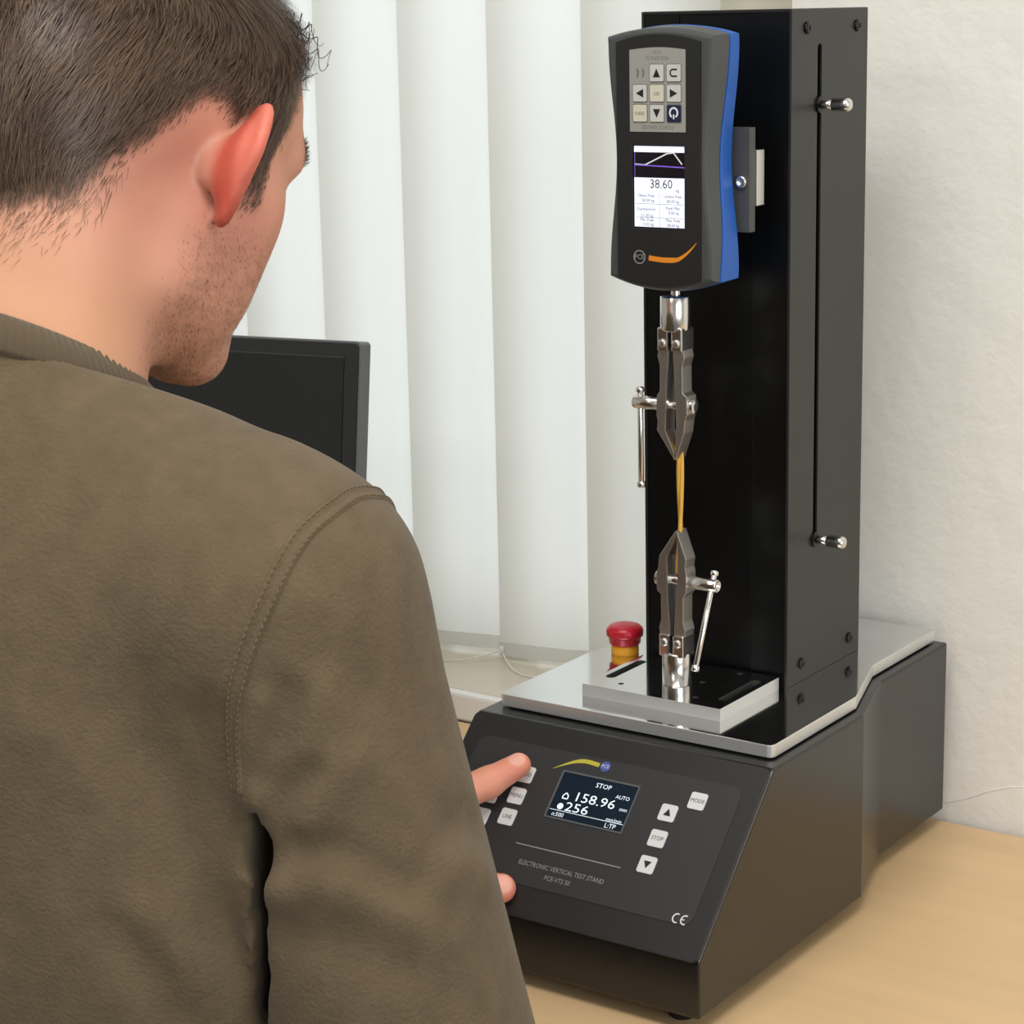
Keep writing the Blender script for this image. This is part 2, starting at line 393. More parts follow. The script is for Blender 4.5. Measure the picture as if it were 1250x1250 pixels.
mon = thing('computer_monitor', 'black flat computer monitor standing on the desk in front of the blind', 'monitor', (-0.52, 0.27, 0.0))
n0 = Vector((0.17, -0.985, 0)).normalized(); uu = Vector((0.985, 0.17, 0)).normalized(); T = R(8)
vv = Vector((0, 0, 1)) * math.cos(T) - n0 * math.sin(T)
mf = Fr((-0.2685, 0.310, 0.3640), uu, vv)
MB().add(slab(rrect(-0.53, 0, -0.315, 0, 0.004), mf, -0.018, -0.001, bevel=0.0015)).build('back_shell', 'mon_edge', mon)
MB().add(slab(rrect(-0.530, -0.0015, -0.315, -0.0015, 0.004), mf, -0.0015, 0.0015, holes=[rrect(-0.518, -0.0135, -0.297, -0.0125, 0.001)[::-1]], bevel=0.0005)).build('bezel', 'mon_black', mon)
MB().add(slab(rrect(-0.5165, -0.015, -0.296, -0.014, 0.001), mf, -0.001, 0.0006)).build('screen', 'mon_screen', mon)
bc = mf(-0.265, -0.17, -0.030)
MB().add(slab(rrect(-0.30, -0.23, -0.30, -0.12, 0.01), mf, -0.05, -0.025, bevel=0.004)).build('mount', 'mon_black', mon)
MB().add(box(bc.x - 0.03, bc.x + 0.03, bc.y - 0.005, bc.y + 0.022, 0.008, 0.22, 0.006)).build('neck', 'mon_black', mon)
MB().add(slab(rrect(bc.x - 0.12, bc.x + 0.12, bc.y - 0.12, bc.y + 0.06, 0.03), XY(0), 0.0, 0.012, bevel=0.003)).build('foot', 'mon_black', mon)

# ================================================================== TEST STAND
W_, ZT0, ZP = 0.236, 0.1483, 0.1583
stand = thing('test_stand', 'black electronic vertical test stand with steel top plate and tall column', 'test stand', (W_ / 2, 0.2, 0.0))
b_, y1, y2, yB = 0.0228, 0.228, 0.304, 0.4203
bot = [(0, 0), (W_, 0), (W_, y1), (W_ - b_, y2), (W_ - b_, yB), (b_, yB), (b_, y2), (0, y1)]
V = [(x, y, 0.012) for x, y in bot] + [(0, 0, 0.0503), (W_, 0, 0.0503)] + [(x, 0.097 if y == 0 else y, ZT0) for x, y in bot]
F = [(0, 7, 6, 5, 4, 3, 2, 1), (0, 1, 9, 8), (8, 9, 11, 10), (1, 2, 12, 11, 9), (0, 8, 10, 17, 7), (2, 3, 13, 12), (3, 4, 14, 13), (4, 5, 15, 14), (5, 6, 16, 15), (6, 7, 17, 16), (10, 11, 12, 13, 14, 15, 16, 17)]
MB().add(polyhedron(V, F, 0.0016, 2)).build('housing', 'housing', stand)
pf = Fr((0, 0, 0.0503), (1, 0, 0), (0, 0.0970, 0.0980))
panel = MB().add(slab(rrect(0.0006, W_ - 0.0006, -0.001, 0.1365, 0.005), pf, 0.0004, 0.0026, bevel=0.0005)).build('control_panel', 'housing_front', stand)
PT = 0.0026
MB().add(slab(rrect(0.0135, 0.2225, 0.0205, 0.1195, 0.008), pf, PT - 0.0002, PT + 0.0004)).build('overlay', 'overlay', panel)
PT += 0.0004
# display
dsp = MB()
dsp.add(slab(rrect(0.0885, 0.1500, 0.0703, 0.1060, 0.001), pf, PT, PT + 0.0006, holes=[rrect(0.0900, 0.1490, 0.0715, 0.1047, 0.0005)[::-1]]), 0)
dsp.add(slab(rrect(0.0898, 0.1492, 0.0713, 0.1049, 0.0005), pf, PT - 0.0001, PT + 0.0002), 1)
c = PT + 0.0003
for s, x, y, z, al, kx in (('STOP', 0.1235, 0.1000, 0.0039, 'CENTER', 1.05), ('AUTO', 0.1460, 0.0950, 0.0031, 'RIGHT', 1.0), ('158.96', 0.1045, 0.0887, 0.0076, 'LEFT', 1.28),
                      ('mm', 0.1475, 0.0870, 0.0032, 'RIGHT', 1.0), ('256', 0.1012, 0.0805, 0.0074, 'LEFT', 1.35), ('mm/min', 0.1470, 0.0783, 0.0030, 'RIGHT', 1.0), ('n:500', 0.0935, 0.0738, 0.0034, 'LEFT', 1.0), ('L:TP', 0.1440, 0.0738, 0.0038, 'RIGHT', 1.0)):
    dsp.add(text(s, pf, x, y, z * 1.25, c, al, sx=kx), 2)
dsp.add(slab([(0.0905, 0.07665), (0.1485, 0.07665), (0.1485, 0.0770), (0.0905, 0.0770)], pf, c - 0.0001, c), 2)
dsp.add(slab(circle2(0.0976, 0.0800, 0.0023), pf, c - 0.0001, c), 2)
hs = [(0.0965, 0.0860), (0.0965, 0.0882), (0.0985, 0.0903), (0.1005, 0.0882), (0.1005, 0.0860), (0.0965, 0.0860)]
for a, b in zip(hs, hs[1:]): dsp.add(slab(stroke([a, b], 0.0004), pf, c - 0.0001, c), 2)
dsp.build('display', ['lcd_frame', 'lcd', 'lcd_text'], panel)
# keys
def pkey(u, v, legend):
    k = MB().add(slab(rrect(u - 0.0060, u + 0.0060, v - 0.0060, v + 0.0060, 0.0016, 4), pf, PT - 0.0001, PT + 0.0008, bevel=0.0003), 0)
    c = PT + 0.0009
    if legend == 'up': k.add(slab([(u - 0.0028, v - 0.0022), (u + 0.0028, v - 0.0022), (u, v + 0.0030)], pf, c - 0.0001, c), 1)
    elif legend == 'dn': k.add(slab([(u - 0.0028, v + 0.0024), (u, v - 0.0028), (u + 0.0028, v + 0.0024)], pf, c - 0.0001, c), 1)
    else: k.add(text(legend, pf, u, v, 0.0040, c, sx=0.92), 1)
    k.build('key', ['key', 'print_black'], panel)
for a in ((0.1942, 0.104, 'MODE'), (0.1768, 0.0917, 'up'), (0.1768, 0.0729, 'STOP'), (0.1768, 0.0540, 'dn'), (0.062, 0.0968, 'ZERO'), (0.062, 0.0803, 'MENU'), (0.0618, 0.0642, 'LINE'), (0.0415, 0.0935, 'SET'), (0.0415, 0.0772, 'ESC'), (0.0415, 0.0605, '-')): pkey(*a)
pr = MB()
sw = [(0.0800 + 0.0335 * t, 0.1055 + 0.0105 * math.sin(min(t * 1.25, 1) * math.pi / 2) - 0.0014 * max(t - 0.55, 0) / 0.45) for t in [i / 14 for i in range(15)]]
pr.add(slab(stroke(sw, [0.0001 + 0.0014 * min(i / 8, 1) for i in range(15)]), pf, PT - 0.0001, PT + 0.0001), 0)
pr.add(slab(circle2(0.1183, 0.1145, 0.0037, 24), pf, PT - 0.0001, PT + 0.0001), 1)
pr.add(text('PCE', pf, 0.1183, 0.1145, 0.0036, PT + 0.0002), 2)
pr.build('swoosh_logo', ['yellow_print', 'blue_print', 'white_print'], panel)
pr = MB()
pr.add(slab([(0.0765, 0.0476), (0.159, 0.0476), (0.159, 0.0483), (0.0765, 0.0483)], pf, PT - 0.0001, PT + 0.0001), 0)
pr.add(text('ELECTRONIC VERTICAL TEST STAND', pf, 0.1180, 0.0357, 0.0047, PT + 0.0001, sx=0.86), 0)
pr.add(text('PCE-VTS 50', pf, 0.1180, 0.0290, 0.0047, PT + 0.0001, sx=0.86), 0)
pr.build('title_print', ['print_grey'], panel)
ce = MB()                                             # the CE mark
for k, cu in enumerate((0.2112, 0.2172)):
    ce.add(slab(stroke([(cu + 0.0028 * math.cos(R(a)), 0.0243 + 0.0030 * math.sin(R(a))) for a in range(70, 291, 20)], 0.00045), pf, PT - 0.0001, PT + 0.0001))
ce.add(slab(stroke([(0.2144, 0.0243), (0.2168, 0.0243)], 0.0004), pf, PT - 0.0001, PT + 0.0001))
ce.build('ce_mark', 'white_print', panel)
# rubber feet
for x, y in ((0.026, 0.024), (W_ - 0.026, 0.024), (0.05, 0.385), (W_ - 0.05, 0.385)):
    MB().add(lathe((x, y, 0), (0, 0, 1), [(0, 0.0085), (0.001, 0.009), (0.011, 0.0115), (0.0125, 0.0115)], 24), 0, True).build('foot', 'rubber', stand)
# steel top plate, stepped narrower at the back
px0, px1, py0, q1, q2, pin, q3 = 0.0083, 0.2272, 0.1112, 0.2339, 0.3068, 0.0226, 0.4160
ol = [(px0, py0 + 0.004), (px0 + 0.0012, py0 + 0.0012), (px0 + 0.004, py0), (px1 - 0.004, py0), (px1 - 0.0012, py0 + 0.0012), (px1, py0 + 0.004), (px1, q1), (px1 - pin, q2), (px1 - pin, q3), (px0 + pin, q3), (px0 + pin, q2), (px0, q1)]
side_mat(MB().add(slab(ol, XY(0), ZP - 0.0088, ZP, bevel=0.0005)).build('top_plate', 'steel', stand), 'satin_alu')
MB().add(slab([(x * 0.97 + 0.0035, 0.11 + (y - 0.11) * 0.97 + 0.004) for x, y in ol], XY(0), ZT0 - 0.001, ZP - 0.0087)).build('plate_spacer', 'void', stand)
# column
c0, c1, d0, d1, H = 0.0612, 0.1777, 0.2243, 0.3380, 0.6273
column = MB().add(slab([(d0, ZP), (d1, ZP), (d1, H), (d0, H)], YZ(c1 - 0.002), 0, 0.002, holes=[rrect(0.2622, 0.2680, 0.2560, 0.6040, 0.0028)[::-1]], bevel=0.0004)).build('column_side_panel', 'col_side', stand)
MB().add(slab([(d0, ZP), (d1, ZP), (d1, H), (d0, H)], YZ(c0), 0, 0.002, bevel=0.0004)).build('column_side_panel', 'col_side', stand)
MB().add(box(c0 + 0.002, c1 - 0.002, d1 - 0.002, d1, ZP, H)).build('column_back_panel', 'col_side', stand)
for a, b in ((c0 + 0.002, 0.0905), (0.1485, c1 - 0.002)): MB().add(box(a, b, d0 + 0.0010, d0 + 0.003, ZP, H - 0.002, 0.0003)).build('column_front_strip', 'col_front', stand)
MB().add(box(0.0902, 0.1488, d0 + 0.0022, d0 + 0.004, ZP, H - 0.002)).build('column_front_cover', 'col_front', stand)
MB().add(box(c0 + 0.001, c1 - 0.001, d0 + 0.0006, d1 - 0.001, H - 0.002, H + 0.0002, 0.0004)).build('column_cap', 'col_side', stand)
MB().add(box(c0 + 0.02, c1 - 0.012, 0.255, 0.30, ZP, H - 0.004)).build('column_shade_fill', 'void', stand)  # near-black box: the shade inside the column put into its colour
for y, z in ((0.2458, 0.6148), (0.3207, 0.6151), (0.3216, 0.1716), (0.2458, 0.1716)):
    s = MB().add(lathe((c1, y, z), (1, 0, 0), [(0, 0.0042), (0.0012, 0.0040), (0.0019, 0.0030), (0.0019, 0.0018), (0.0009, 0.0017)], 20), 0, True); s.build('column_screw', 'screw', stand)
for z in (0.5635, 0.2590):
    k = MB().add(lathe((c1, 0.2648, z), (1, 0, 0), [(0, 0.0058), (0.0016, 0.0058), (0.0018, 0.0030)], 24), 1, False)
    k.add(lathe((c1, 0.2648, z), (1, 0, 0), [(0.0015, 0.0029), (0.0105, 0.0029)], 18), 0, True)
    k.add(lathe((c1, 0.2648, z), (1, 0, 0), [(0.0100, 0.0036), (0.0106, 0.0043), (0.0175, 0.0043), (0.0178, 0.0046), (0.0215, 0.0046), (0.0235, 0.0036), (0.0242, 0.0018)], 22), 0, True)
    k.build('limit_stop_knob', ['chrome', 'screw'], stand)
# carriage bracket behind the gauge
br = MB().add(box(0.0730, 0.1662, 0.1885, 0.1965, 0.4830, 0.5520, 0.0006)).build('carriage_plate', 'bracket', stand)
MB().add(lathe((0.1602, 0.1885, 0.5165), (0, -1, 0), [(0, 0.0042), (0.0020, 0.0042), (0.0026, 0.0034), (0.0026, 0.0020), (0.0012, 0.0019)], 20), 0, True).build('bolt', 'chrome', br)
MB().add(box(0.0745, 0.1672, 0.1966, 0.2070, 0.5000, 0.5370, 0.0005)).build('carriage_block', 'steel_edge', stand)
MB().add(box(0.0950, 0.1440, 0.2070, 0.2262, 0.5040, 0.5330, 0.0005)).build('carriage_neck', 'screw', stand)
# fixture plate with two slots and tapped holes
fx0, fx1, fy0, fy1, FZ = 0.0618, 0.1731, 0.1372, 0.2209, 0.1671
def vslot(x, ya, yb, r): return [(x + r * math.cos(R(a)), yb - r + r * math.sin(R(a))) for a in range(0, 181, 20)] + [(x + r * math.cos(R(a)), ya + r + r * math.sin(R(a))) for a in range(180, 361, 20)]
holes = [vslot(0.0700, 0.1585, 0.2065, 0.0038)[::-1], vslot(0.1645, 0.1540, 0.2065, 0.0038)[::-1]] + [circle2(x, y, 0.0022, 14)[::-1] for x, y in ((0.0855, 0.1508), (0.1460, 0.1508), (0.0880, 0.2140), (0.1460, 0.2140), (0.1330, 0.1830))]
side_mat(MB().add(slab([(fx0, fy0), (fx1, fy0), (fx1, fy1), (fx0, fy1)], XY(0), ZP, FZ, holes=holes, bevel=0.0004)).build('fixture_plate', 'steel', stand), 'satin_alu', 'bracket')  # slot and hole walls in a darker metal, recess shade put into the colour
for x, y in ((0.0700, 0.168), (0.0700, 0.197), (0.1645, 0.168), (0.1645, 0.197)):
    if y < 0.18: MB().add(slab(vslot(x, 0.1590, 0.2060, 0.0036), XY(ZP), 0.0001, 0.0012)).build('slot_shade', 'screw', stand)  # thin black insert standing in for the shade at the slot bottom
    MB().add(lathe((x, y, ZP), (0, 0, 1), [(0, 0.0034), (0.0045, 0.0034), (0.0052, 0.0028), (0.0052, 0.0016), (0.003, 0.0015)], 16), 0, True).build('slot_screw', 'screw', stand)
# emergency stop
es = MB().add(lathe((0.0326, 0.2406, ZP), (0, 0, 1), [(0, 0.0100), (0.0006, 0.0104), (0.0070, 0.0104), (0.0076, 0.0098)], 32), 0, True).build('emergency_stop', 'estop_yellow', stand)
MB().add(lathe((0.0326, 0.2406, ZP), (0, 0, 1), [(0.0074, 0.0106), (0.0084, 0.0118), (0.0128, 0.0121), (0.0135, 0.0130), (0.0142, 0.0138), (0.0178, 0.0140), (0.0200, 0.0132), (0.0218, 0.0110), (0.0230, 0.0060), (0.0232, 0.0)], 40), 0, True).build('push_cap', 'estop_red', es)

# ================================================================== FORCE GAUGE (hung upside down on the carriage)
gauge = thing('force_gauge', 'black and blue digital force gauge mounted upside down on the column', 'force gauge', (0.119, 0.17, 0.447))
GX, GY, GZ = 0.119, 0.152, 0.533
gf = Fr((GX, GY, GZ), (1, 0, 0), (0, 0, 1))
def hw(z):                                            # half width at height z of the waisted outline
    t = z / 0.0795; return 0.0348 + 0.0056 * (0.5 - 0.5 * math.cos(math.pi * min(abs(t) * 1.08, 1.0)))
def goutline(off=0.0):
    zt = 0.0790; p = []
    zs = [-zt + 2 * zt * i / 30 for i in range(31)]
    for z in zs: p.append((hw(z), z))
    for i in range(1, 14):
        x = hw(zt) * (1 - 2 * i / 14); p.append((x, zt + 0.0055 * (1 - (x / hw(zt)) ** 2)))
    for z in zs[::-1]: p.append((-hw(z), z))
    for i in range(1, 14):
        x = -hw(zt) * (1 - 2 * i / 14); p.append((x, -zt - 0.0075 * (1 - (x / hw(zt)) ** 2)))
    if off:
        q = []; n = len(p)
        for i in range(n):
            a, b = p[i - 1], p[(i + 1) % n]; d = Vector((b[0] - a[0], b[1] - a[1])).normalized(); q.append((p[i][0] + d.y * off, p[i][1] - d.x * off))
        return q
    return p
def ybound(z): t = z / 0.079; return 0.0165 + 0.0035 * t - 0.0035 * math.exp(-((t + 1.0) / 0.35) ** 2) * 1.6
def gloft(levels, cap0, cap1):
    V = []; F = []; n = None
    for off, dep in levels:
        o = goutline(off); n = len(o)
        for (x, z) in o:
            d = dep(z) if callable(dep) else dep; V.append(gf(x, z, -d))
    for k in range(len(levels) - 1):
        for i in range(n): F.append((k * n + i, k * n + (i + 1) % n, (k + 1) * n + (i + 1) % n, (k + 1) * n + i))
    if cap0: F.append(tuple(range(n)))
    if cap1: F.append(tuple(range((len(levels) - 1) * n, len(levels) * n)))
    bm = bmesh.new(); vs = [bm.verts.new(p) for p in V]
    for q in F: bm.faces.new([vs[i] for i in q])
    bmesh.ops.recalc_face_normals(bm, faces=bm.faces)
    return bmgeo(bm)
MB().add(gloft([(-0.0030, 0.0), (-0.0012, 0.0006), (0.0, 0.0026), (0.0012, lambda z: ybound(z) - 0.0008), (0.0004, ybound)], True, True)).build('front_shell', 'gauge_shell', gauge)
MB().add(gloft([(-0.0022, lambda z: ybound(z) - 0.001), (-0.0022, lambda z: ybound(z) + 0.0006), (0.0010, lambda z: ybound(z) + 0.0010), (0.0016, lambda z: ybound(z) + 0.0022), (0.0010, 0.0325), (-0.0020, 0.0352), (-0.0060, 0.0362)], True, True)).build('back_shell', 'gauge_blue', gauge)
def facepts():
    p = []
    for i in range(13): x = 0.0318 - 0.0636 * i / 12; p.append((x, 0.0755 + 0.0050 * (1 - (x / 0.0318) ** 2)))
    for i in range(13): x = -0.0318 + 0.0636 * i / 12; p.append((x, -0.0785 - 0.0055 * (1 - (x / 0.0318) ** 2)))
    return p
MB().add(slab(facepts(), gf, 0.0001, 0.0020, holes=[rrect(-0.0200, 0.0200, -0.0455, 0.0092, 0.0008)[::-1]], bevel=0.0003)).build('face_plate', 'gauge_face', gauge)
kp = [(0.0212, 0.0177), (0.0212, 0.0704)] + [(0.0212 - 0.0424 * i / 8, 0.0704 + 0.0016 * math.sin(math.pi * i / 8)) for i in range(1, 8)] + [(-0.0212, 0.0704), (-0.0212, 0.0177)]
pad = MB().add(slab(kp, gf, 0.0019, 0.0024), 0)
pad.add(text('FORCE GAUGE', gf, 0.0, 0.0207, 0.0036, 0.00245, rot180=True), 1)
pad.add(text('PCE-DFG N', gf, 0.0, 0.0653, 0.0034, 0.00245, rot180=True), 1)
pad.add(text('PCE', gf, 0.0, 0.0690, 0.0026, 0.00245, rot180=True, sx=1.4), 1)
for dx in (0.0, 0.0042):
    pad.add(slab(stroke([(-0.0168 + dx + 0.0022 * math.cos(R(a)), 0.0556 + 0.0030 * math.sin(R(a))) for a in range(-62, 63, 15)], 0.0006), gf, 0.0023, 0.00245), 1)
pad = pad.build('keypad', ['keypad', 'print_mid'], gauge)
def gkey(i, j, col, kind):
    u = (-0.0131, -0.0001, 0.0128)[i]; v = (0.0556, 0.0426, 0.0297)[j]
    k = MB().add(slab(rrect(u - 0.0057, u + 0.0057, v - 0.0060, v + 0.0060, 0.0009, 3), gf, 0.0023, 0.0025), 2)
    k.add(slab(rrect(u - 0.0051, u + 0.0051, v - 0.0054, v + 0.0054, 0.0008, 3), gf, 0.0024, 0.0032, bevel=0.0002), 0)
    A = 0.0028; c = 0.0033; tri = {'up': [(-A, -A), (A, -A), (0, A)], 'dn': [(-A, A), (0, -A), (A, A)], 'lf': [(A, -A), (A, A), (-A, 0)], 'rt': [(-A, -A), (A, 0), (-A, A)]}
    if kind in tri: k.add(slab([(u + a, v + b) for a, b in tri[kind]], gf, c - 0.0002, c), 1)
    elif kind == 'ret':
        k.add(slab(stroke([(u + 0.0026, v + 0.0022), (u - 0.0012, v + 0.0022), (u - 0.0024, v + 0.0012), (u - 0.0024, v - 0.0010), (u - 0.0012, v - 0.0021), (u + 0.0026, v - 0.0021)], 0.00055), gf, c - 0.0002, c), 1)
    elif kind == 'pw':
        k.add(slab(stroke([(u + 0.0029 * math.cos(R(a)), v + 0.0005 + 0.0031 * math.sin(R(a))) for a in range(-60, 241, 20)], 0.0006), gf, c - 0.0002, c), 1)
        k.add(slab(stroke([(u, v - 0.0036), (u, v - 0.0006)], 0.0005), gf, c - 0.0002, c), 1)
    else: k.add(text(kind, gf, u, v, 0.0030, c, rot180=True), 1)
    k.build('key', [col, 'white_print' if col == 'gkey_navy' else ('print_mid' if 'beige' in col else 'print_black'), 'key_frame'], pad)
for a in ((1, 0, 'gkey', 'up'), (2, 0, 'gkey', 'ret'), (0, 1, 'gkey', 'lf'), (1, 1, 'gkey_beige', 'SET'), (2, 1, 'gkey', 'rt'), (0, 2, 'gkey_beige', 'ZERO'), (1, 2, 'gkey', 'dn'), (2, 2, 'gkey_navy', 'pw')): gkey(*a)
# colour screen, sunk 2 mm
sc_ = 0.0006
scr = MB().add(slab(rrect(-0.0200, 0.0200, -0.0455, 0.0092, 0.0006), gf, sc_ - 0.0004, sc_), 1)
def srect(a, b, c, d, m, z=0.0001): scr.add(slab([(a, c), (b, c), (b, d), (a, d)], gf, sc_ - 0.0002, sc_ + z), m)
srect(-0.0192, 0.0194, 0.0044, 0.0084, 0); srect(-0.0192, 0.0194, -0.0447, -0.0123, 0)
scr.add(slab(stroke([(-0.019, -0.0036), (-0.011, -0.0040), (0.006, 0.0036), (0.011, 0.0042), (0.0175, -0.0032)], 0.00045), gf, sc_, sc_ + 0.0001), 2)
scr.add(slab(stroke([(-0.0192, -0.0040), (0.0192, -0.0052)], 0.0004), gf, sc_, sc_ + 0.00012), 3)
scr.add(slab(stroke([(-0.0188, 0.0044), (-0.0188, -0.012)], 0.0002), gf, sc_, sc_ + 0.0001), 3)
c = sc_ + 0.0002
scr.add(text('38.60', gf, 0.0015, -0.0165, 0.0084, c, sx=0.95), 4); scr.add(text('kg', gf, 0.0140, -0.0203, 0.0030, c), 4)
for (u, v, s) in ((-0.0100, -0.0240, 'Obere Peak'), (-0.0085, -0.0272, '50.00 kg'), (-0.0100, -0.0330, 'Durchschnitt'), (-0.0095, -0.0372, '21.30 kg'), (-0.0095, -0.0400, 'Min. Peak'), (-0.0085, -0.0430, '0.02 kg'),
                 (0.0105, -0.0243, 'Untere Peak'), (0.0105, -0.0275, '40.00 kg'), (0.0105, -0.0320, 'Peak Max'), (0.0110, -0.0350, '0.00 kg'), (0.0105, -0.0400, 'Max. Peak'), (0.0105, -0.0432, '38.60 kg')):
    scr.add(text(s, gf, u, v, 0.0029, c, sx=0.95), 4)
srect(0.0000, 0.0003, -0.0445, -0.0215, 5, 0.00015); srect(-0.0185, 0.0185, -0.0296, -0.0293, 5, 0.00015); srect(-0.0185, 0.0185, -0.0386, -0.0383, 5, 0.00015)
scr.build('screen', ['scr_white', 'scr_black', 'scr_line', 'scr_purple', 'scr_text', 'print_grey'], gauge)
lg = MB()
sw = [(-0.0075 + 0.0365 * t, -0.0650 - 0.0010 * math.sin(math.pi * min(t * 1.4, 1)) + 0.0112 * max((t - 0.58) / 0.42, 0) ** 1.6) for t in [i / 18 for i in range(19)]]
lg.add(slab(stroke(sw, [0.0017 if i < 9 else 0.0017 - 0.0015 * (i - 9) / 9 for i in range(19)]), gf, 0.0019, 0.0022), 0)
lg.add(slab(circle2(-0.0149, -0.0648, 0.0046, 24), gf, 0.0019, 0.0021, holes=[circle2(-0.0149, -0.0648, 0.0040, 24)[::-1]]), 1)
lg.add(text('PCE', gf, -0.0149, -0.0648, 0.0046, 0.0022), 1)
lg.build('swoosh_logo', ['orange_print', 'print_grey'], gauge)
MB().add(rod((GX, 0.172, 0.4405), (GX, 0.172, 0.4520), 0.0032)).build('sensor_rod', 'chrome', gauge)

# ================================================================== GRIPS AND SPECIMEN
AX, AY = 0.1187, 0.172
def grip(name, label, z0, s, lever_dir, tx):
    """s = +1 jaws point up, s = -1 turned over about the y axis; tx = where the tips meet"""
    g = thing(name, label, 'clamp', (AX, AY, z0), 'pincer grips holding the golden specimen')
    P = lambda x, y, z: Vector((AX + s * x * 0.001, AY + y * 0.001, z0 + s * z * 0.001))
    f = Fr(P(0, 0, 0), (s, 0, 0), (0, 0, s)); k = 0.001
    def prof(pts, y0, y1, bev=0.0004): return slab([(a * k, b * k) for a, b in pts], f, -y1 * k, -y0 * k, bevel=bev)
    c = MB().add(lathe(P(0, 0, 0), (0, 0, s), [(0, 0.0098), (0.0006, 0.0103), (0.0225, 0.0103), (0.0235, 0.0098)], 32), 0, True)
    c.build('shank', 'chrome', g)
    cl = MB()
    cl.add(box(*sorted((P(-9.6, 0, 0).x, P(-1.3, 0, 0).x)), AY - 0.0085, AY + 0.0085, *sorted((P(0, 0, 21).z, P(0, 0, 37).z)), 0.001), 0)
    cl.add(box(*sorted((P(1.3, 0, 0).x, P(9.6, 0, 0).x)), AY - 0.0085, AY + 0.0085, *sorted((P(0, 0, 21).z, P(0, 0, 37).z)), 0.001), 0)
    cl = cl.build('clevis', 'chrome', g)
    for x in (-5.4, 5.4): MB().add(lathe(P(x, -10.2, 31.5), (0, 1, 0), [(0, 0.0018), (0.0006, 0.0030), (0.0198, 0.0030), (0.0204, 0.0018)], 18), 0, True).build('pivot_pin', 'nickel', cl)
    la = [(-9.4, 35), (-10.6, 41), (-8.8, 47), (-9.0, 65), (-12.2, 67.5), (-12.6, 80), (-11.0, 84), (-10.0, 93), (tx - 0.3, 112), (tx - 0.3, 107), (-4.0, 92), (-3.4, 62), (-1.7, 42), (-1.7, 35)]
    ra = [(9.4, 35), (10.6, 41), (8.8, 47), (9.0, 65), (11.2, 68), (11.6, 82), (10.6, 86), (11.4, 92), (tx + 0.6, 112), (tx + 0.6, 107), (4.6, 92), (3.6, 62), (1.7, 42), (1.7, 35)]
    for q in (la, ra): MB().add(prof(q, -6.5, 6.5)).build('jaw_arm', 'nickel', g)
    # clamping screw through both arms with its sliding lever
    ts = MB().add(rod(P(-15.5, 0, 75), P(9.5, 0, 75), 0.0034), 0, True)
    ts.add(lathe(P(-15.8, 0, 75), (s, 0, 0), [(0, 0.0030), (0.0004, 0.0050), (0.0032, 0.0050)], 24), 0, False)
    ts.add(lathe(P(9.0, 0, 75), (s, 0, 0), [(0, 0.0047), (0.0235, 0.0047), (0.0240, 0.0042), (0.0240, 0.0030), (0.0215, 0.0028)], 28), 0, True)
    ts = ts.build('clamping_screw', 'chrome', g)
    d = Vector(lever_dir).normalized(); hc = P(28.5, 0, 75)
    lv = MB().add(rod(hc - d * 0.0085, hc + d * 0.0585, 0.0020, 14), 0, True)
    lv.add(rod(hc - d * 0.0105, hc - d * 0.0065, 0.0029, 14), 0, True).add(rod(hc + d * 0.0560, hc + d * 0.0605, 0.0029, 14), 0, True)
    lv.build('lever_bar', 'chrome', ts)
    return g
grip('pincer_grip', 'lower metal pincer grip standing on the steel fixture plate, jaws up', FZ, 1, (0, -0.40, -0.92), 3.3)
grip('pincer_grip', 'upper metal pincer grip hanging from the force gauge, jaws down', 0.4405, -1, (0, 0.01, -1), -3.0)
sp = thing('test_specimen', 'thin golden strand stretched between the two pincer grips', 'specimen', (0.1222, AY, FZ + 0.10))
for q in range(2):
    p = []; r_ = []
    for i in range(60):
        t = i / 59; z = 0.247 + (0.358 - 0.247) * t; a = q * math.pi + 0.4 + t * 5
        amp = 0.0012; x = 0.1220 + amp * math.cos(a); y = AY + amp * math.sin(a)
        if t < 0.3: x += -0.0012 * (0.3 - t) / 0.3
        if t > 0.72: x += -0.0012 * (t - 0.72) / 0.28
        p.append((x, y, z)); r_.append(0.0015)
    MB().add(sweep(p, r_, 8), 0, True).build('strand', 'specimen', sp)

# ================================================================== THE PERSON  (distance fields meshed with surface nets)
def rc(X, Y, Z, a, b, ra, rb):
    ba = [b[i] - a[i] for i in range(3)]; l2 = sum(c * c for c in ba) + 1e-12
    px, py, pz = X - a[0], Y - a[1], Z - a[2]
    h = np.clip((px * ba[0] + py * ba[1] + pz * ba[2]) / l2, 0, 1)
    return np.sqrt((px - ba[0] * h) ** 2 + (py - ba[1] * h) ** 2 + (pz - ba[2] * h) ** 2) - (ra + (rb - ra) * h)
def ell(X, Y, Z, c, r):
    x, y, z = (X - c[0]), (Y - c[1]), (Z - c[2])
    k0 = np.sqrt((x / r[0]) ** 2 + (y / r[1]) ** 2 + (z / r[2]) ** 2); k1 = np.sqrt((x / r[0] ** 2) ** 2 + (y / r[1] ** 2) ** 2 + (z / r[2] ** 2) ** 2) + 1e-9
    return k0 * (k0 - 1) / k1
def sph(X, Y, Z, c, r): return np.sqrt((X - c[0]) ** 2 + (Y - c[1]) ** 2 + (Z - c[2]) ** 2) - r
def smin(a, b, k):
    h = np.maximum(k - np.abs(a - b), 0) / k; return np.minimum(a, b) - h * h * k * 0.25
def smax(a, b, k): return -smin(-a, -b, k)
def sstep(a, b, x): t = np.clip((x - a) / (b - a), 0, 1); return t * t * (3 - 2 * t)
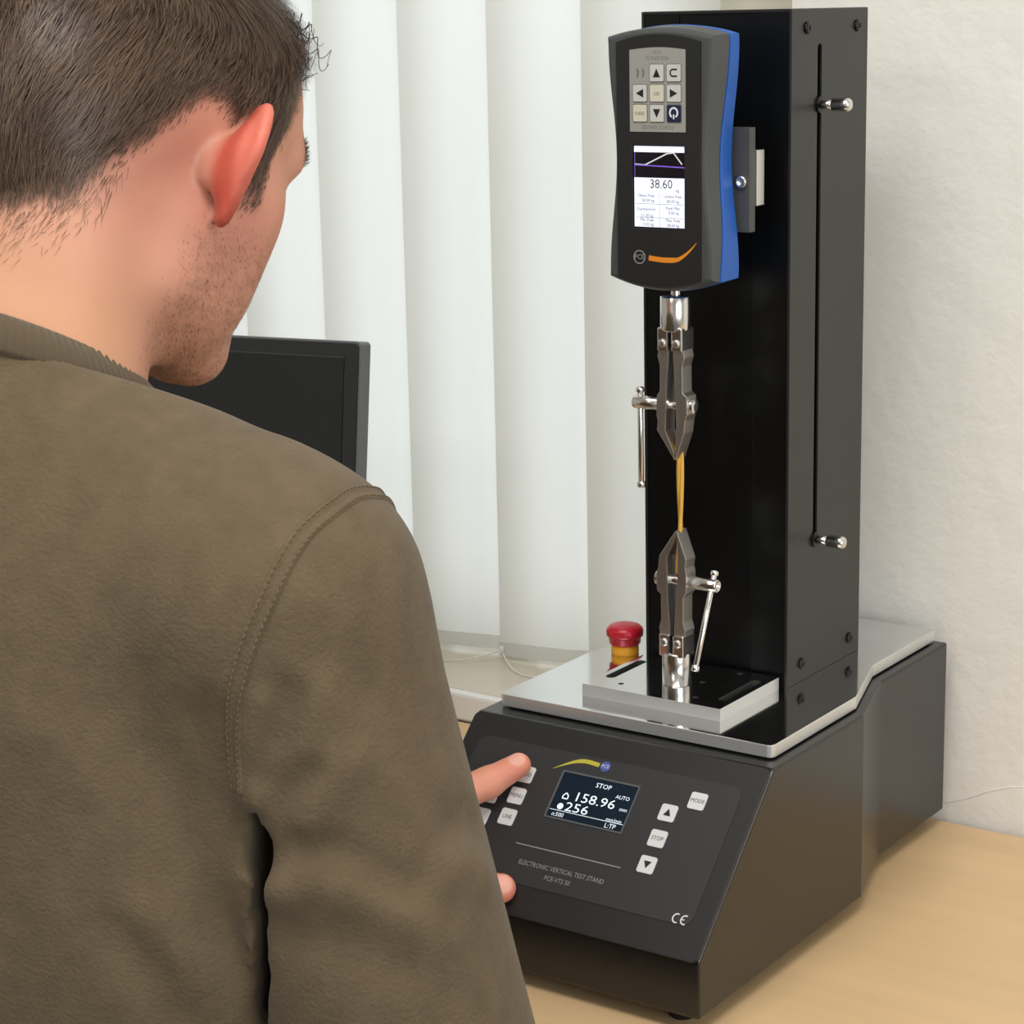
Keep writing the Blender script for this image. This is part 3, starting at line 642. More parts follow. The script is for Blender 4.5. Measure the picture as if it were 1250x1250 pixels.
def nets(fn, lo, hi, h):
    ax = [np.arange(lo[i], hi[i] + h, h, dtype=np.float32) for i in range(3)]
    X, Y, Z = ax[0][:, None, None], ax[1][None, :, None], ax[2][None, None, :]
    Fd = np.ascontiguousarray(np.broadcast_to(fn(X, Y, Z), (len(ax[0]), len(ax[1]), len(ax[2]))))
    s = Fd < 0; c = [slice(0, -1), slice(1, None)]
    cnt = sum(s[c[i], c[j], c[k]].astype(np.int8) for i in (0, 1) for j in (0, 1) for k in (0, 1))
    act = (cnt > 0) & (cnt < 8); I = np.argwhere(act); idx = -np.ones(act.shape, np.int64); idx[act] = np.arange(len(I))
    cor = {}
    for i in (0, 1):
        for j in (0, 1):
            for k in (0, 1): cor[i, j, k] = Fd[I[:, 0] + i, I[:, 1] + j, I[:, 2] + k]
    acc = np.zeros((len(I), 3)); num = np.zeros(len(I))
    for a in cor:
        for d in range(3):
            if a[d]: continue
            b = list(a); b[d] = 1; b = tuple(b); fa, fb = cor[a], cor[b]; mk = (fa < 0) != (fb < 0)
            t = np.where(mk, fa / np.where(mk, fa - fb, 1), 0)
            p = np.tile(np.array(a, float), (len(I), 1)); p[:, d] += t
            acc += p * mk[:, None]; num += mk
    V = np.array(lo)[None] + (I + acc / num[:, None]) * h
    Q = []
    for d in range(3):
        e1, e2 = [(1, 2), (2, 0), (0, 1)][d]
        sl0 = [slice(None)] * 3; sl1 = [slice(None)] * 3; sl0[d] = slice(0, -1); sl1[d] = slice(1, None)
        A, B = s[tuple(sl0)], s[tuple(sl1)]; E_ = np.argwhere(A != B); fl = A[tuple(E_.T)]
        ok = (E_[:, e1] > 0) & (E_[:, e2] > 0) & (E_[:, e1] < Fd.shape[e1] - 1) & (E_[:, e2] < Fd.shape[e2] - 1); E_ = E_[ok]; fl = fl[ok]
        q = []
        for o1, o2 in ((-1, -1), (0, -1), (0, 0), (-1, 0)):
            z = E_.copy(); z[:, e1] += o1; z[:, e2] += o2; q.append(idx[tuple(z.T)])
        q = np.stack(q, 1); q[~fl] = q[~fl][:, ::-1]; Q.append(q)
    return V, np.concatenate(Q)
def npmesh(name, V, Q, mats, parent=None, tint=None):
    me = bpy.data.meshes.new(name); me.vertices.add(len(V)); me.vertices.foreach_set('co', np.asarray(V, np.float32).ravel())
    k = Q.shape[1]; me.loops.add(len(Q) * k); me.polygons.add(len(Q))
    me.loops.foreach_set('vertex_index', Q.astype(np.int32).ravel()); me.polygons.foreach_set('loop_start', np.arange(0, len(Q) * k, k, dtype=np.int32))
    me.polygons.foreach_set('use_smooth', np.ones(len(Q), bool))
    for q in mats: me.materials.append(M[q])
    if tint is not None:
        a = me.color_attributes.new('tint', 'FLOAT_COLOR', 'POINT'); a.data.foreach_set('color', np.concatenate([tint, np.ones((len(tint), 1))], 1).astype(np.float32).ravel())
    me.update(calc_edges=True); me.validate()
    return link(name, me, parent)
def hnoise(P, f, seed=0):                              # cheap smooth 3D noise in [-1, 1]
    r = np.random.default_rng(seed); o = np.zeros(len(P))
    for k in range(10):
        d = r.normal(size=3); d /= np.linalg.norm(d); o += np.sin(P @ d * f * r.uniform(0.6, 1.6) + r.uniform(0, 6.28))
    return o / 4.5

# ---- joints (world, person faces +y, right is +x)
SHR, ELR, WRR = (0.156, -0.284, 0.340), (0.233, -0.262, 0.035), (0.150, -0.150, -0.100)
SHL, ELL_, WRL = (-0.190, -0.284, 0.345), (-0.235, -0.205, 0.050), (-0.069, -0.053, 0.062)
HEAD_T = (-0.006, -0.218, 0.551); HEAD_YAW, HEAD_PITCH, HEAD_ROLL = R(-7), R(20), R(0)
HM = Matrix.Translation(HEAD_T) @ Matrix.Rotation(HEAD_YAW, 4, 'Z') @ Matrix.Rotation(-HEAD_PITCH, 4, 'X') @ Matrix.Rotation(HEAD_ROLL, 4, 'Y')
HA = np.array(HM); HI = np.array(HM.inverted())
def toworld(V): return V @ HA[:3, :3].T + HA[:3, 3]
def tolocal(p): return tuple(HI[:3, :3] @ np.array(p) + HI[:3, 3])
NECKB = (-0.018, -0.296, 0.430)

EAR_O = (0.071, 0.006, 0.0)
def ear_sdf(X, Y, Z, sx):
    x = X * sx - EAR_O[0]; y = Y - EAR_O[1] - 0.15 * (Z - 0.004) - 0.012; z = Z - EAR_O[2] - 0.005
    fa = R(62); bx, by = math.sin(fa), -math.cos(fa)                 # from the hinge backwards and outwards
    tl = R(0)                                                     # the ear leans back
    u0 = x * bx + y * by; w_ = x * math.cos(fa) + y * math.sin(fa)   # w: outward face of the ear (towards the front)
    u = u0 * math.cos(tl) - z * math.sin(tl) * 0.6; v = z * math.cos(tl) + u0 * math.sin(tl)
    wid = 0.0205 - 0.0085 * sstep(0.012, -0.030, v)
    cu = 0.0200 - 0.008 * sstep(0.012, -0.030, v)
    e = (np.abs((u - cu) / wid) ** 2.7 + np.abs((v - 0.002) / 0.0295) ** 2.7) ** (1 / 2.7)
    bowl = w_ + 0.010 * (1 - np.clip(e, 0, 1) ** 2) - 0.003
    plate = smax(np.abs(bowl) - 0.0022, (e - 1) * 0.015, 0.004)
    rim = np.sqrt(((e - 0.97) * 0.0165) ** 2 + (w_ - 0.0035) ** 2) - 0.0034
    rim = smax(rim, -(u + 0.002) - 0.004 * (v > 0), 0.004)
    root = ell(u, w_, v, (0.008, -0.010, 0.001), (0.0080, 0.008, 0.014))
    return smin(smin(plate, rim, 0.004), root, 0.010)
def head_sdf(X, Y, Z):
    A = np.abs(X)
    d = ell(X, Y, Z, (0, -0.006, 0.045), (0.0765, 0.098, 0.086))
    d = smin(d, ell(X, Y, Z, (0, -0.048, 0.028), (0.067, 0.056, 0.066)), 0.03)
    d = smin(d, ell(X, Y, Z, (0, 0.038, 0.040), (0.064, 0.058, 0.060)), 0.03)
    d = smin(d, ell(X, Y, Z, (0, 0.030, -0.028), (0.060, 0.060, 0.072)), 0.03)
    d = smin(d, sph(A, Y, Z, (0.047, 0.052, -0.010), 0.021), 0.025)                       # cheekbones
    d = smin(d, rc(A, Y, Z, (0.054, 0.008, -0.030), (0.050, 0.006, -0.058), 0.017, 0.016), 0.025)
    d = smin(d, rc(A, Y, Z, (0.050, 0.006, -0.058), (0.015, 0.070, -0.087), 0.016, 0.017), 0.022)
    d = smin(d, ell(X, Y, Z, (0, 0.030, -0.062), (0.044, 0.045, 0.026)), 0.02)              # floor of the mouth
    d = smin(d, ell(A, Y, Z, (0.038, 0.044, -0.043), (0.025, 0.030, 0.038)), 0.02)              # cheek flesh
    d = smin(d, sph(X, Y, Z, (0, 0.076, -0.088), 0.0175), 0.018)                          # chin
    d = smin(d, ell(X, Y, Z, (0, 0.072, -0.050), (0.031, 0.022, 0.028)), 0.018)             # muzzle
    d = smin(d, rc(A, Y, Z, (0.010, 0.091, 0.030), (0.045, 0.078, 0.029), 0.0115, 0.0105), 0.014)   # brow
    d = smax(d, -ell(A, Y, Z, (0.032, 0.101, 0.010), (0.017, 0.020, 0.012)), 0.014)         # eye sockets
    d = smin(d, sph(A, Y, Z, (0.032, 0.073, 0.011), 0.0128), 0.004)                        # lids over the eyeballs
    d = smin(d, rc(X, Y, Z, (0, 0.088, 0.016), (0, 0.1035, -0.020), 0.0075, 0.0110), 0.012)
    d = smin(d, sph(A, Y, Z, (0.0115, 0.093, -0.024), 0.0085), 0.007)
    d = smin(d, rc(A, Y, Z, (0, 0.0945, -0.0465), (0.020, 0.084, -0.049), 0.0052, 0.0030), 0.005)  # lips
    d = smin(d, rc(A, Y, Z, (0, 0.0930, -0.0565), (0.018, 0.084, -0.052), 0.0060, 0.0030), 0.004)
    nb = tolocal(NECKB); na = tolocal((NECKB[0], NECKB[1] - 0.01, NECKB[2] - 0.07))
    nk = rc(X, Y, Z, (0, -0.022, -0.030), nb, 0.056, 0.060)
    nk = smin(nk, rc(A, Y, Z, (0.030, -0.048, 0.0), (0.034, nb[1], nb[2]), 0.026, 0.036), 0.03)   # neck muscles
    nk = smin(nk, rc(X, Y, Z, nb, na, 0.062, 0.085), 0.03)
    d = smin(d, nk, 0.022)
    return smin(d, smin(ear_sdf(X, Y, Z, 1), ear_sdf(X, Y, Z, -1), 0.001), 0.004)
def hairline(P):
    """height of the hairline around the head, by azimuth (0 front, 180 back)"""
    al = np.degrees(np.arctan2(np.abs(P[:, 0]), P[:, 1]))
    return np.interp(al, [0, 25, 38, 46, 54, 59, 74, 80, 88, 100, 112, 124, 140, 158, 180], [0.072, 0.074, 0.064, 0.052, 0.030, -0.008, -0.012, 0.030, 0.035, 0.030, 0.013, -0.006, -0.034, -0.046, -0.044])
def hairmask(P): return sstep(-0.006, 0.016, P[:, 2] - hairline(P) + 0.006 * hnoise(P, 160, 3))

# ---- left hand on the control panel (world)
pe = np.array((0.61, 0.556, 0.562)); pe /= np.linalg.norm(pe); pn = np.array((0.0, -0.7107, 0.7035)); pg = np.array((-0.79, 0.429, 0.434)); pg /= np.linalg.norm(pg)
TIP = np.array((0.0600, 0.0600, 0.1297))
I_D = TIP - 0.024 * pe + 0.004 * pn; I_P = I_D - 0.027 * pe + 0.011 * pn; I_M = I_P - 0.046 * pe + 0.010 * pn
WR = np.array(WRL)
FING = [([I_M, I_P, I_D, TIP], (0.0145, 0.0124, 0.0106, 0.0084))]
for k, (g_, e_, s_) in enumerate(((0.021, 0.0, 1.0), (0.041, -0.006, 0.95), (0.058, -0.016, 0.8))):
    m0 = I_M + pg * g_ + pe * e_; p1 = m0 + (pe * 0.036 + pn * 0.010) * s_; p2 = p1 + (pe * 0.006 - pn * 0.024) * s_; p3 = p2 + (-pe * 0.016 - pn * 0.010) * s_
    FING.append(([m0, p1, p2, p3], tuple(q * (0.97 - 0.06 * k) for q in (0.0135, 0.0112, 0.0098, 0.0082))))
TH = [WR + 0.018 * pe - 0.014 * pg, np.array((0.020, -0.030, 0.060)), np.array((0.060, -0.010, 0.064)), np.array((0.0850, 0.0015, 0.0665))]
def hand_sdf(X, Y, Z):
    d = None
    for J, r in FING:
        f = None
        for a in range(3):
            q = rc(X, Y, Z, J[a], J[a + 1], r[a], r[a + 1]); f = q if f is None else smin(f, q, 0.004)
        d = f if d is None else smin(d, f, 0.003)
    t = None
    for a, ra, rb in ((0, 0.018, 0.0150), (1, 0.0150, 0.0125), (2, 0.0125, 0.0098)):
        q = rc(X, Y, Z, TH[a], TH[a + 1], ra, rb); t = q if t is None else smin(t, q, 0.006)
    palm = None
    for k, (J, r) in enumerate(FING):
        q = rc(X, Y, Z, J[0], WR + pg * (0.008 - 0.006 * k) * -1 + pg * 0.004, 0.0125, 0.017); palm = q if palm is None else smin(palm, q, 0.014)
    web = rc(X, Y, Z, TH[1] * 0.6 + TH[0] * 0.4, I_M * 0.7 + WR * 0.3, 0.010, 0.012)
    palm = smin(palm, web, 0.018); fa = WR + (np.array(ELL_) - WR) * 0.35
    palm = smin(palm, rc(X, Y, Z, WR, fa, 0.025, 0.030), 0.02)
    return smin(smin(palm, d, 0.008), t, 0.010)

# ---- body under the clothes, coarse; head and hands fine; all one mesh
def body_sdf(X, Y, Z):
    d = ell(X, Y, Z, (-0.012, -0.272, 0.20), (0.120, 0.085, 0.20))
    d = smin(d, ell(X, Y, Z, (0, -0.255, -0.05), (0.140, 0.095, 0.20)), 0.04)
    d = smin(d, rc(X, Y, Z, NECKB, (0, -0.27, 0.33), 0.055, 0.08), 0.03)
    for s, e, w_ in ((SHR, ELR, WRR), (SHL, ELL_, WRL)):
        d = smin(d, rc(X, Y, Z, (0, -0.27, 0.33), s, 0.06, 0.034), 0.03)
        d = smin(d, smin(rc(X, Y, Z, s, e, 0.034, 0.032), rc(X, Y, Z, e, w_, 0.032, 0.024), 0.01), 0.01)
    for x in (-0.09, 0.09):
        d = smin(d, rc(X, Y, Z, (x, -0.27, -0.19), (x * 1.4, 0.13, -0.17), 0.075, 0.052), 0.03)
        d = smin(d, rc(X, Y, Z, (x * 1.4, 0.13, -0.17), (x * 1.5, 0.13, -0.64), 0.050, 0.034), 0.02)
    return d
parts = []
Vb, Qb = nets(body_sdf, (-0.32, -0.42, -0.72), (0.32, 0.24, 0.44), 0.012); parts.append((Vb, Qb, np.tile(np.array(srgb(224, 168, 138)[:3]), (len(Vb), 1))))
Vh, Qh = nets(head_sdf, (-0.118, -0.135, -0.185), (0.118, 0.135, 0.140), 0.0021)
# head tint: warm skin, redder ears and cheeks, stubbled jaw, dark scalp under the hair
def lin(*c): return np.array(srgb(*c)[:3])
base = lin(208, 152, 126); tint = np.tile(base, (len(Vh), 1))
def blend(t, col, a): return t * (1 - a[:, None]) + col[None] * a[:, None]
ax_ = np.abs(Vh[:, 0])
neckw = sstep(-0.02, -0.12, Vh[:, 2]) * sstep(0.0, -0.05, Vh[:, 1]); tint = blend(tint, lin(206, 154, 116), neckw * 0.8)
cheek = np.exp(-((Vh[:, 1] - 0.03) / 0.04) ** 2 - ((Vh[:, 2] + 0.02) / 0.045) ** 2) * (ax_ > 0.02); tint = blend(tint, lin(208, 138, 120), cheek * 0.75)
behind = np.exp(-((Vh[:, 1] + 0.03) / 0.03) ** 2 - ((Vh[:, 2] + 0.005) / 0.05) ** 2) * (ax_ > 0.04); tint = blend(tint, lin(206, 138, 120), behind * 0.6)
eard = np.minimum(ear_sdf(Vh[:, 0], Vh[:, 1], Vh[:, 2], 1), ear_sdf(Vh[:, 0], Vh[:, 1], Vh[:, 2], -1))
onear = sstep(0.004, 0.0, eard); tint = blend(tint, lin(190, 76, 60), onear * sstep(0.074, 0.086, ax_) * 0.9); tint = blend(tint, lin(222, 124, 104), onear * sstep(0.092, 0.101, ax_) * 0.75)
stub = sstep(-0.010, -0.045, Vh[:, 2]) * sstep(-0.012, 0.012, Vh[:, 1]) * sstep(-0.125, -0.105, Vh[:, 2]) * (0.6 + 0.4 * hnoise(Vh, 900, 5)); tint = blend(tint, lin(150, 108, 84), np.clip(stub, 0, 1) * 0.42)
lips = np.exp(-((Vh[:, 2] + 0.051) / 0.008) ** 2) * (Vh[:, 1] > 0.086) * (ax_ < 0.022); tint = blend(tint, lin(196, 104, 96), lips * 0.7)
brow_ = np.exp(-((Vh[:, 2] - 0.0345) / 0.0045) ** 2) * (Vh[:, 1] > 0.066) * (ax_ > 0.012) * (ax_ < 0.056); tint = blend(tint, lin(84, 60, 46), brow_ * 0.85)
hmv = hairmask(Vh) * (eard > 0.003); tint = blend(tint, lin(72, 54, 44), hmv * 0.92)
for mx_, my_, mz_ in ((0.036, -0.062, -0.092), (0.020, -0.068, -0.094)):                       # small moles on the nape
    tint = blend(tint, lin(140, 84, 60), np.exp(-((Vh[:, 0] - mx_) ** 2 + (Vh[:, 1] - my_) ** 2 + (Vh[:, 2] - mz_) ** 2) / 0.0018 ** 2))
parts.append((toworld(Vh), Qh, tint))
def hand_tint(V):
    t = np.tile(lin(232, 160, 132), (len(V), 1))
    for J, r in FING: t = blend(t, lin(232, 132, 112), np.exp(-(np.linalg.norm(V - J[3], axis=1) / 0.016) ** 2) * 0.6)
    t = blend(t, lin(230, 126, 106), np.exp(-(np.linalg.norm(V - TH[3], axis=1) / 0.020) ** 2) * 0.7)
    td = (TH[3] - TH[2]) / np.linalg.norm(TH[3] - TH[2]); c_ = TH[3] + td * 0.0035 + pn * 0.0080 + np.array((0.001, 0, 0))
    t = blend(t, lin(240, 176, 158), sstep(0.0078, 0.0062, np.linalg.norm((V - c_) * np.array((1, 1, 1)), axis=1)))
    c_ = TIP + pe * 0.002 + pn * 0.0068; t = blend(t, lin(240, 178, 160), sstep(0.0066, 0.0052, np.linalg.norm(V - c_, axis=1)))
    return t
J = np.array([p for f in FING for p in f[0]] + TH + [WR, WR + (np.array(ELL_) - WR) * 0.35])
Vl, Ql = nets(hand_sdf, tuple(J.min(0) - 0.034), tuple(J.max(0) + 0.02), 0.0014); parts.append((Vl, Ql, hand_tint(Vl)))
# right hand: mirror image of the left, resting on the thigh under the desk
fr0 = np.stack([pe, pg, pn], 1); e2 = np.array((-0.25, 0.95, -0.18)); e2 /= np.linalg.norm(e2); n2 = np.array((0, 0.18, 0.98)); g2 = np.cross(n2, e2); g2 /= np.linalg.norm(g2); n2 = np.cross(e2, g2)
Lr = (Vl - WR) @ fr0; Vr = np.array(WRR) + np.stack([Lr[:, 0], -Lr[:, 1], Lr[:, 2]], 1) @ np.stack([e2, g2, n2], 0)
parts.append((Vr + np.array((0, 0, 0.012)), Ql[:, ::-1], hand_tint(Vl)))
o = 0; VV = []; QQ = []; TT = []
for V, Q, t in parts: VV.append(V); QQ.append(Q + o); TT.append(t); o += len(V)
person = npmesh('person', np.concatenate(VV), np.concatenate(QQ), ['skin'], None, np.concatenate(TT))
tag(person, 'person in an olive sweatshirt seen from behind, left finger pressing the control panel', 'person')

# ---- sweatshirt
# creases and soft ridges in the cloth: start, end, height, width
FOLDS = [((0.2088, -0.3398, 0.3141), (0.2061, -0.3417, 0.3019), -0.006, 0.009),
         ((0.2061, -0.3417, 0.3019), (0.2023, -0.344, 0.2896), -0.006, 0.009),
         ((0.2023, -0.344, 0.2896), (0.1979, -0.3462, 0.2728), -0.006, 0.009),
         ((0.1988, -0.3464, 0.3102), (0.1956, -0.3474, 0.2935), 0.0045, 0.008),
         ((0.1956, -0.3474, 0.2935), (0.1916, -0.3482, 0.2681), 0.0045, 0.008),
         ((0.1916, -0.3482, 0.2681), (0.1897, -0.3481, 0.2572), 0.0045, 0.008),
         ((0.2181, -0.331, 0.3132), (0.2145, -0.3358, 0.2935), 0.004, 0.012),
         ((0.2145, -0.3358, 0.2935), (0.2108, -0.3395, 0.2815), 0.004, 0.012),
         ((0.1912, -0.3467, 0.2338), (0.2009, -0.3451, 0.2522), -0.0065, 0.009),
         ((0.2009, -0.3451, 0.2522), (0.2093, -0.3413, 0.2643), -0.0065, 0.009),
         ((0.2093, -0.3413, 0.2643), (0.216, -0.3364, 0.2749), -0.0065, 0.009),
         ((0.216, -0.3379, 0.2529), (0.2234, -0.3312, 0.2668), 0.005, 0.011),
         ((0.2234, -0.3312, 0.2668), (0.2303, -0.3215, 0.2797), 0.005, 0.011),
         ((0.1949, -0.3458, 0.2292), (0.2136, -0.3398, 0.2363), -0.0055, 0.01),
         ((0.2136, -0.3398, 0.2363), (0.2271, -0.3314, 0.2363), -0.0055, 0.01),
         ((0.2271, -0.3314, 0.2363), (0.239, -0.3215, 0.2269), -0.0055, 0.01),
         ((0.239, -0.3215, 0.2269), (0.2496, -0.3101, 0.2134), -0.0055, 0.01),
         ((0.1981, -0.3445, 0.2141), (0.2205, -0.3368, 0.2206), 0.0045, 0.012),
         ((0.2205, -0.3368, 0.2206), (0.2366, -0.3255, 0.2172), 0.0045, 0.012),
         ((0.2366, -0.3255, 0.2172), (0.2529, -0.3085, 0.2007), 0.0045, 0.012),
         ((0.2529, -0.3085, 0.2007), (0.2625, -0.2954, 0.1842), 0.0045, 0.012),
         ((0.2514, -0.2505, 0.2314), (0.2546, -0.2721, 0.237), -0.005, 0.011),
         ((0.2606, -0.2609, 0.2061), (0.2591, -0.2792, 0.2165), 0.0045, 0.013),
         ((0.203, -0.3426, 0.1922), (0.2307, -0.3323, 0.1907), -0.003, 0.012),
         ((0.2307, -0.3323, 0.1907), (0.2496, -0.3185, 0.1771), -0.003, 0.012),
         ((0.1342, -0.3684, 0.1922), (0.1445, -0.3608, 0.1742), 0.005, 0.016),
         ((0.1445, -0.3608, 0.1742), (0.1569, -0.3438, 0.1327), 0.005, 0.016),
         ((0.1242, -0.376, 0.1861), (0.1373, -0.3681, 0.1642), -0.0045, 0.013),
         ((0.1373, -0.3681, 0.1642), (0.1486, -0.3558, 0.1355), -0.0045, 0.013),
         ((0.1878, -0.3482, 0.2505), (0.1882, -0.3466, 0.2289), -0.030, 0.0060),
         ((0.1882, -0.3466, 0.2289), (0.1851, -0.3436, 0.1971), -0.030, 0.0060),
         ((0.1851, -0.3436, 0.1971), (0.1803, -0.3382, 0.1632), -0.030, 0.0060),
         ((0.1803, -0.3382, 0.1632), (0.1686, -0.3262, 0.1284), -0.030, 0.0060),
         ((0.1895, -0.3471, 0.2357), (0.1876, -0.3463, 0.2244), -0.028, 0.009),
         ((0.1688, -0.3558, 0.2994), (0.1685, -0.3512, 0.2645), -0.0035, 0.014),
         ((0.1685, -0.3512, 0.2645), (0.1761, -0.3479, 0.2395), -0.0035, 0.014),
         ((0.2317, -0.307, 0.3213), (0.2398, -0.2863, 0.3003), -0.002, 0.018),
         ((0.2398, -0.2863, 0.3003), (0.2441, -0.2663, 0.2783), -0.002, 0.018),
         ((0.0885, -0.3303, 0.4324), (0.1247, -0.3169, 0.417), 0.002, 0.022),
         ((0.1247, -0.3169, 0.417), (0.1694, -0.3193, 0.4057), 0.002, 0.022),
         ((0.0904, -0.3843, 0.2854), (0.1217, -0.3677, 0.2521), 0.0025, 0.02),
         ((0.1217, -0.3677, 0.2521), (0.1477, -0.352, 0.2089), 0.0025, 0.02),]
RING_C = (-0.020, -0.300); RING_R = 0.074
def ring_z(y): return 0.462 - 0.037 * (y - RING_C[1]) / 0.075
def shirt_base(X, Y, Z):
    d = ell(X, Y, Z, (-0.014, -0.284, 0.185), (0.166, 0.126, 0.235))
    d = smin(d, ell(X, Y, Z, (-0.016, -0.305, 0.305), (0.150, 0.096, 0.135)), 0.05)
    d = smin(d, ell(X, Y, Z, (-0.012, -0.262, -0.02), (0.164, 0.140, 0.22)), 0.05)
    nk = rc(X, Y, Z, (-0.018, -0.300, 0.34), (-0.020, -0.306, 0.470), 0.100, 0.076)
    d = smin(d, nk, 0.04)
    for s in (1, -1):
        S0, E0, W0 = (SHR, ELR, WRR) if s > 0 else (SHL, ELL_, WRL)
        tz = smin(rc(X, Y, Z, (s * 0.042 - 0.018, -0.300, 0.412), (S0[0], S0[1], S0[2] - 0.002), 0.046, 0.064), rc(X, Y, Z, (s * 0.03 - 0.016, -0.284, 0.38), (S0[0] * 0.85, S0[1] + 0.02, S0[2] - 0.03), 0.06, 0.06), 0.03)
        tz = smin(tz, rc(X, Y, Z, (s * 0.092 - 0.018, -0.291, 0.400), (s * 0.142 - 0.018, -0.287, 0.374), 0.040, 0.050), 0.03)
        d = smin(d, tz, 0.05)
    d = smin(d, ell(X, Y, Z, (0.098, -0.290, 0.150), (0.072, 0.088, 0.150)), 0.04)
    d = smax(d, -(Z + 0.215), 0.02)
    d = smax(d, (Z - (0.449 - 0.4933 * (Y - RING_C[1]))) * 0.897, 0.006)
    for s in (1, -1):
        S0, E0, W0 = (SHR, ELR, WRR) if s > 0 else (SHL, ELL_, WRL)
        arm = rc(X, Y, Z, S0, E0, 0.073, 0.066)
        W1 = tuple(np.array(W0) + (np.array(E0) - np.array(W0)) * 0.12)
        arm = smin(arm, rc(X, Y, Z, E0, W1, 0.064, 0.040), 0.03)
        kk = 0.006 + 0.020 * sstep(0.16, 0.26, Z)
        d = smin(d, arm, kk)
    return d
def shirt_sdf(X, Y, Z):
    d = shirt_base(X, Y, Z)
    acc = {}
    for (a, b, amp, wd) in FOLDS:                       # segments of one crease share their height: take the strongest, not the sum
        q = rc(X, Y, Z, a, b, 0, 0); acc[amp, wd] = np.minimum(acc[amp, wd], q) if (amp, wd) in acc else q
    for (amp, wd), q in acc.items():
        if amp > -0.02: d = d - amp * np.exp(-(q / wd) ** 2)
    for (a, b, amp, wd) in FOLDS:                       # the open gap between upper arm and side
        if amp > -0.02: continue
        for k in range(5):
            o = np.array((-0.42, 0.88, -0.1)) * 0.011 * k; d = smax(d, -rc(X, Y, Z, np.array(a) + o, np.array(b) + o, wd * 0.75, wd * 0.75), 0.005)
    return d
Vs, Qs = nets(shirt_sdf, (-0.335, -0.425, -0.24), (0.335, 0.02, 0.475), 0.0038)
Ps = Vs
shirt = npmesh('sweatshirt', Vs, Qs, ['sweat'], person)

# ---- ribbed collar
def collar_mesh():
    n = 708; V = []; F = []; rows = [(-0.0035, 0.0005), (0.0050, -0.0175), (0.0092, -0.0175), (0.0100, -0.0140), (0.0062, -0.004), (0.0012, 0.0018), (-0.0016, 0.0026), (-0.0035, 0.0005)]
    for k, (dr, dz) in enumerate(rows[:-1]):
        for i in range(n):
            t = 2 * math.pi * i / n; rib = 0.00085 * math.cos(118 * t) * (0, 0, 0.1, 0.35, 1, 1, 0.8)[k]
            r = RING_R + dr + rib; x = RING_C[0] + r * math.cos(t); y = RING_C[1] + r * math.sin(t); V.append((x, y, ring_z(RING_C[1] + RING_R * math.sin(t)) + dz))
    m_ = len(rows) - 1
    for k in range(m_):
        for i in range(n): F.append((k * n + i, k * n + (i + 1) % n, ((k + 1) % m_) * n + (i + 1) % n, ((k + 1) % m_) * n + i))
    return V, F
col_o = MB().add(collar_mesh(), 0, True).build('collar', 'rib', shirt)
# ---- head hair, short strands lying along the scalp
def surf_sample(V, Q, wgt, n):
    T3 = np.concatenate([Q[:, [0, 1, 2]], Q[:, [0, 2, 3]]]); a, b, c = V[T3[:, 0]], V[T3[:, 1]], V[T3[:, 2]]
    N = np.cross(b - a, c - a); ar = np.linalg.norm(N, axis=1); N = N / (ar[:, None] + 1e-12)
    p = ar * wgt[T3].mean(1); p = p / p.sum(); k = rng.choice(len(T3), n, p=p); u = rng.random((n, 2)); f = u.sum(1) > 1; u[f] = 1 - u[f]
    return a[k] + (b - a)[k] * u[:, :1] + (c - a)[k] * u[:, 1:], N[k]
def strands(P, N, D, L, wid, cols, curl, seg=4, lift=0.35):
    """flat tapering ribbons from roots P along D, rising off the skin"""
    n = len(P); D = D - N * (D * N).sum(1)[:, None]; D /= np.linalg.norm(D, axis=1)[:, None] + 1e-9
    side = np.cross(D, N); pts = []; p = P.copy()
    for k in range(seg + 1):
        t = k / seg
        pts.append(p.copy())
        d = D * (1 - lift * (1 - t)) + N * (lift * (1 - 1.25 * t)) + side * (curl * (t - 0.3))[:, None]
        d /= np.linalg.norm(d, axis=1)[:, None]; p = p + d * (L / seg)[:, None]
    V = []; Tn = []
    for k, q in enumerate(pts):
        w_ = wid * (1 - 0.8 * (k / seg) ** 2); V.append(np.stack([q - side * w_[:, None], q + side * w_[:, None]], 1)); Tn.append(np.repeat(cols[:, None, :], 2, 1))
    V = np.stack(V, 1).reshape(n, -1, 3); Tn = np.stack(Tn, 1).reshape(n, -1, 3); nv = 2 * (seg + 1)
    q0 = np.array([[2 * k, 2 * k + 1, 2 * k + 3, 2 * k + 2] for k in range(seg)])
    return V.reshape(-1, 3), (np.arange(n)[:, None, None] * nv + q0[None]).reshape(-1, 4), Tn.reshape(-1, 3)
def flow(P):
    top = sstep(0.07, 0.115, P[:, 2]); side = sstep(0.03, 0.065, np.abs(P[:, 0])); sg = np.sign(P[:, 0])
    D = np.stack([0.10 * sg, -0.05 - 0.45 * side, -np.ones(len(P))], 1)
    Dt = np.stack([0.7 * sg, 0.6 * np.ones(len(P)), -0.1 * np.ones(len(P))], 1)
    D = D * (1 - top[:, None]) + Dt * top[:, None]
    nz = np.stack([hnoise(P, 60, 11), hnoise(P, 60, 12), hnoise(P, 60, 13)], 1); nz2 = np.stack([hnoise(P, 260, 14), hnoise(P, 260, 15), hnoise(P, 260, 16)], 1)
    return D + nz * 0.22 + nz2 * 0.16 + rng.normal(size=P.shape) * 0.10
wv_ = hairmask(Vh) * (eard > 0.004) * (0.25 + 0.75 * (Vh[:, 0] > -0.03))
Pn, Nn = surf_sample(Vh, Qh, wv_, 34000)
hm_ = sstep(0.0, 0.045, Pn[:, 2] - hairline(Pn)); tp = sstep(0.06, 0.11, Pn[:, 2])
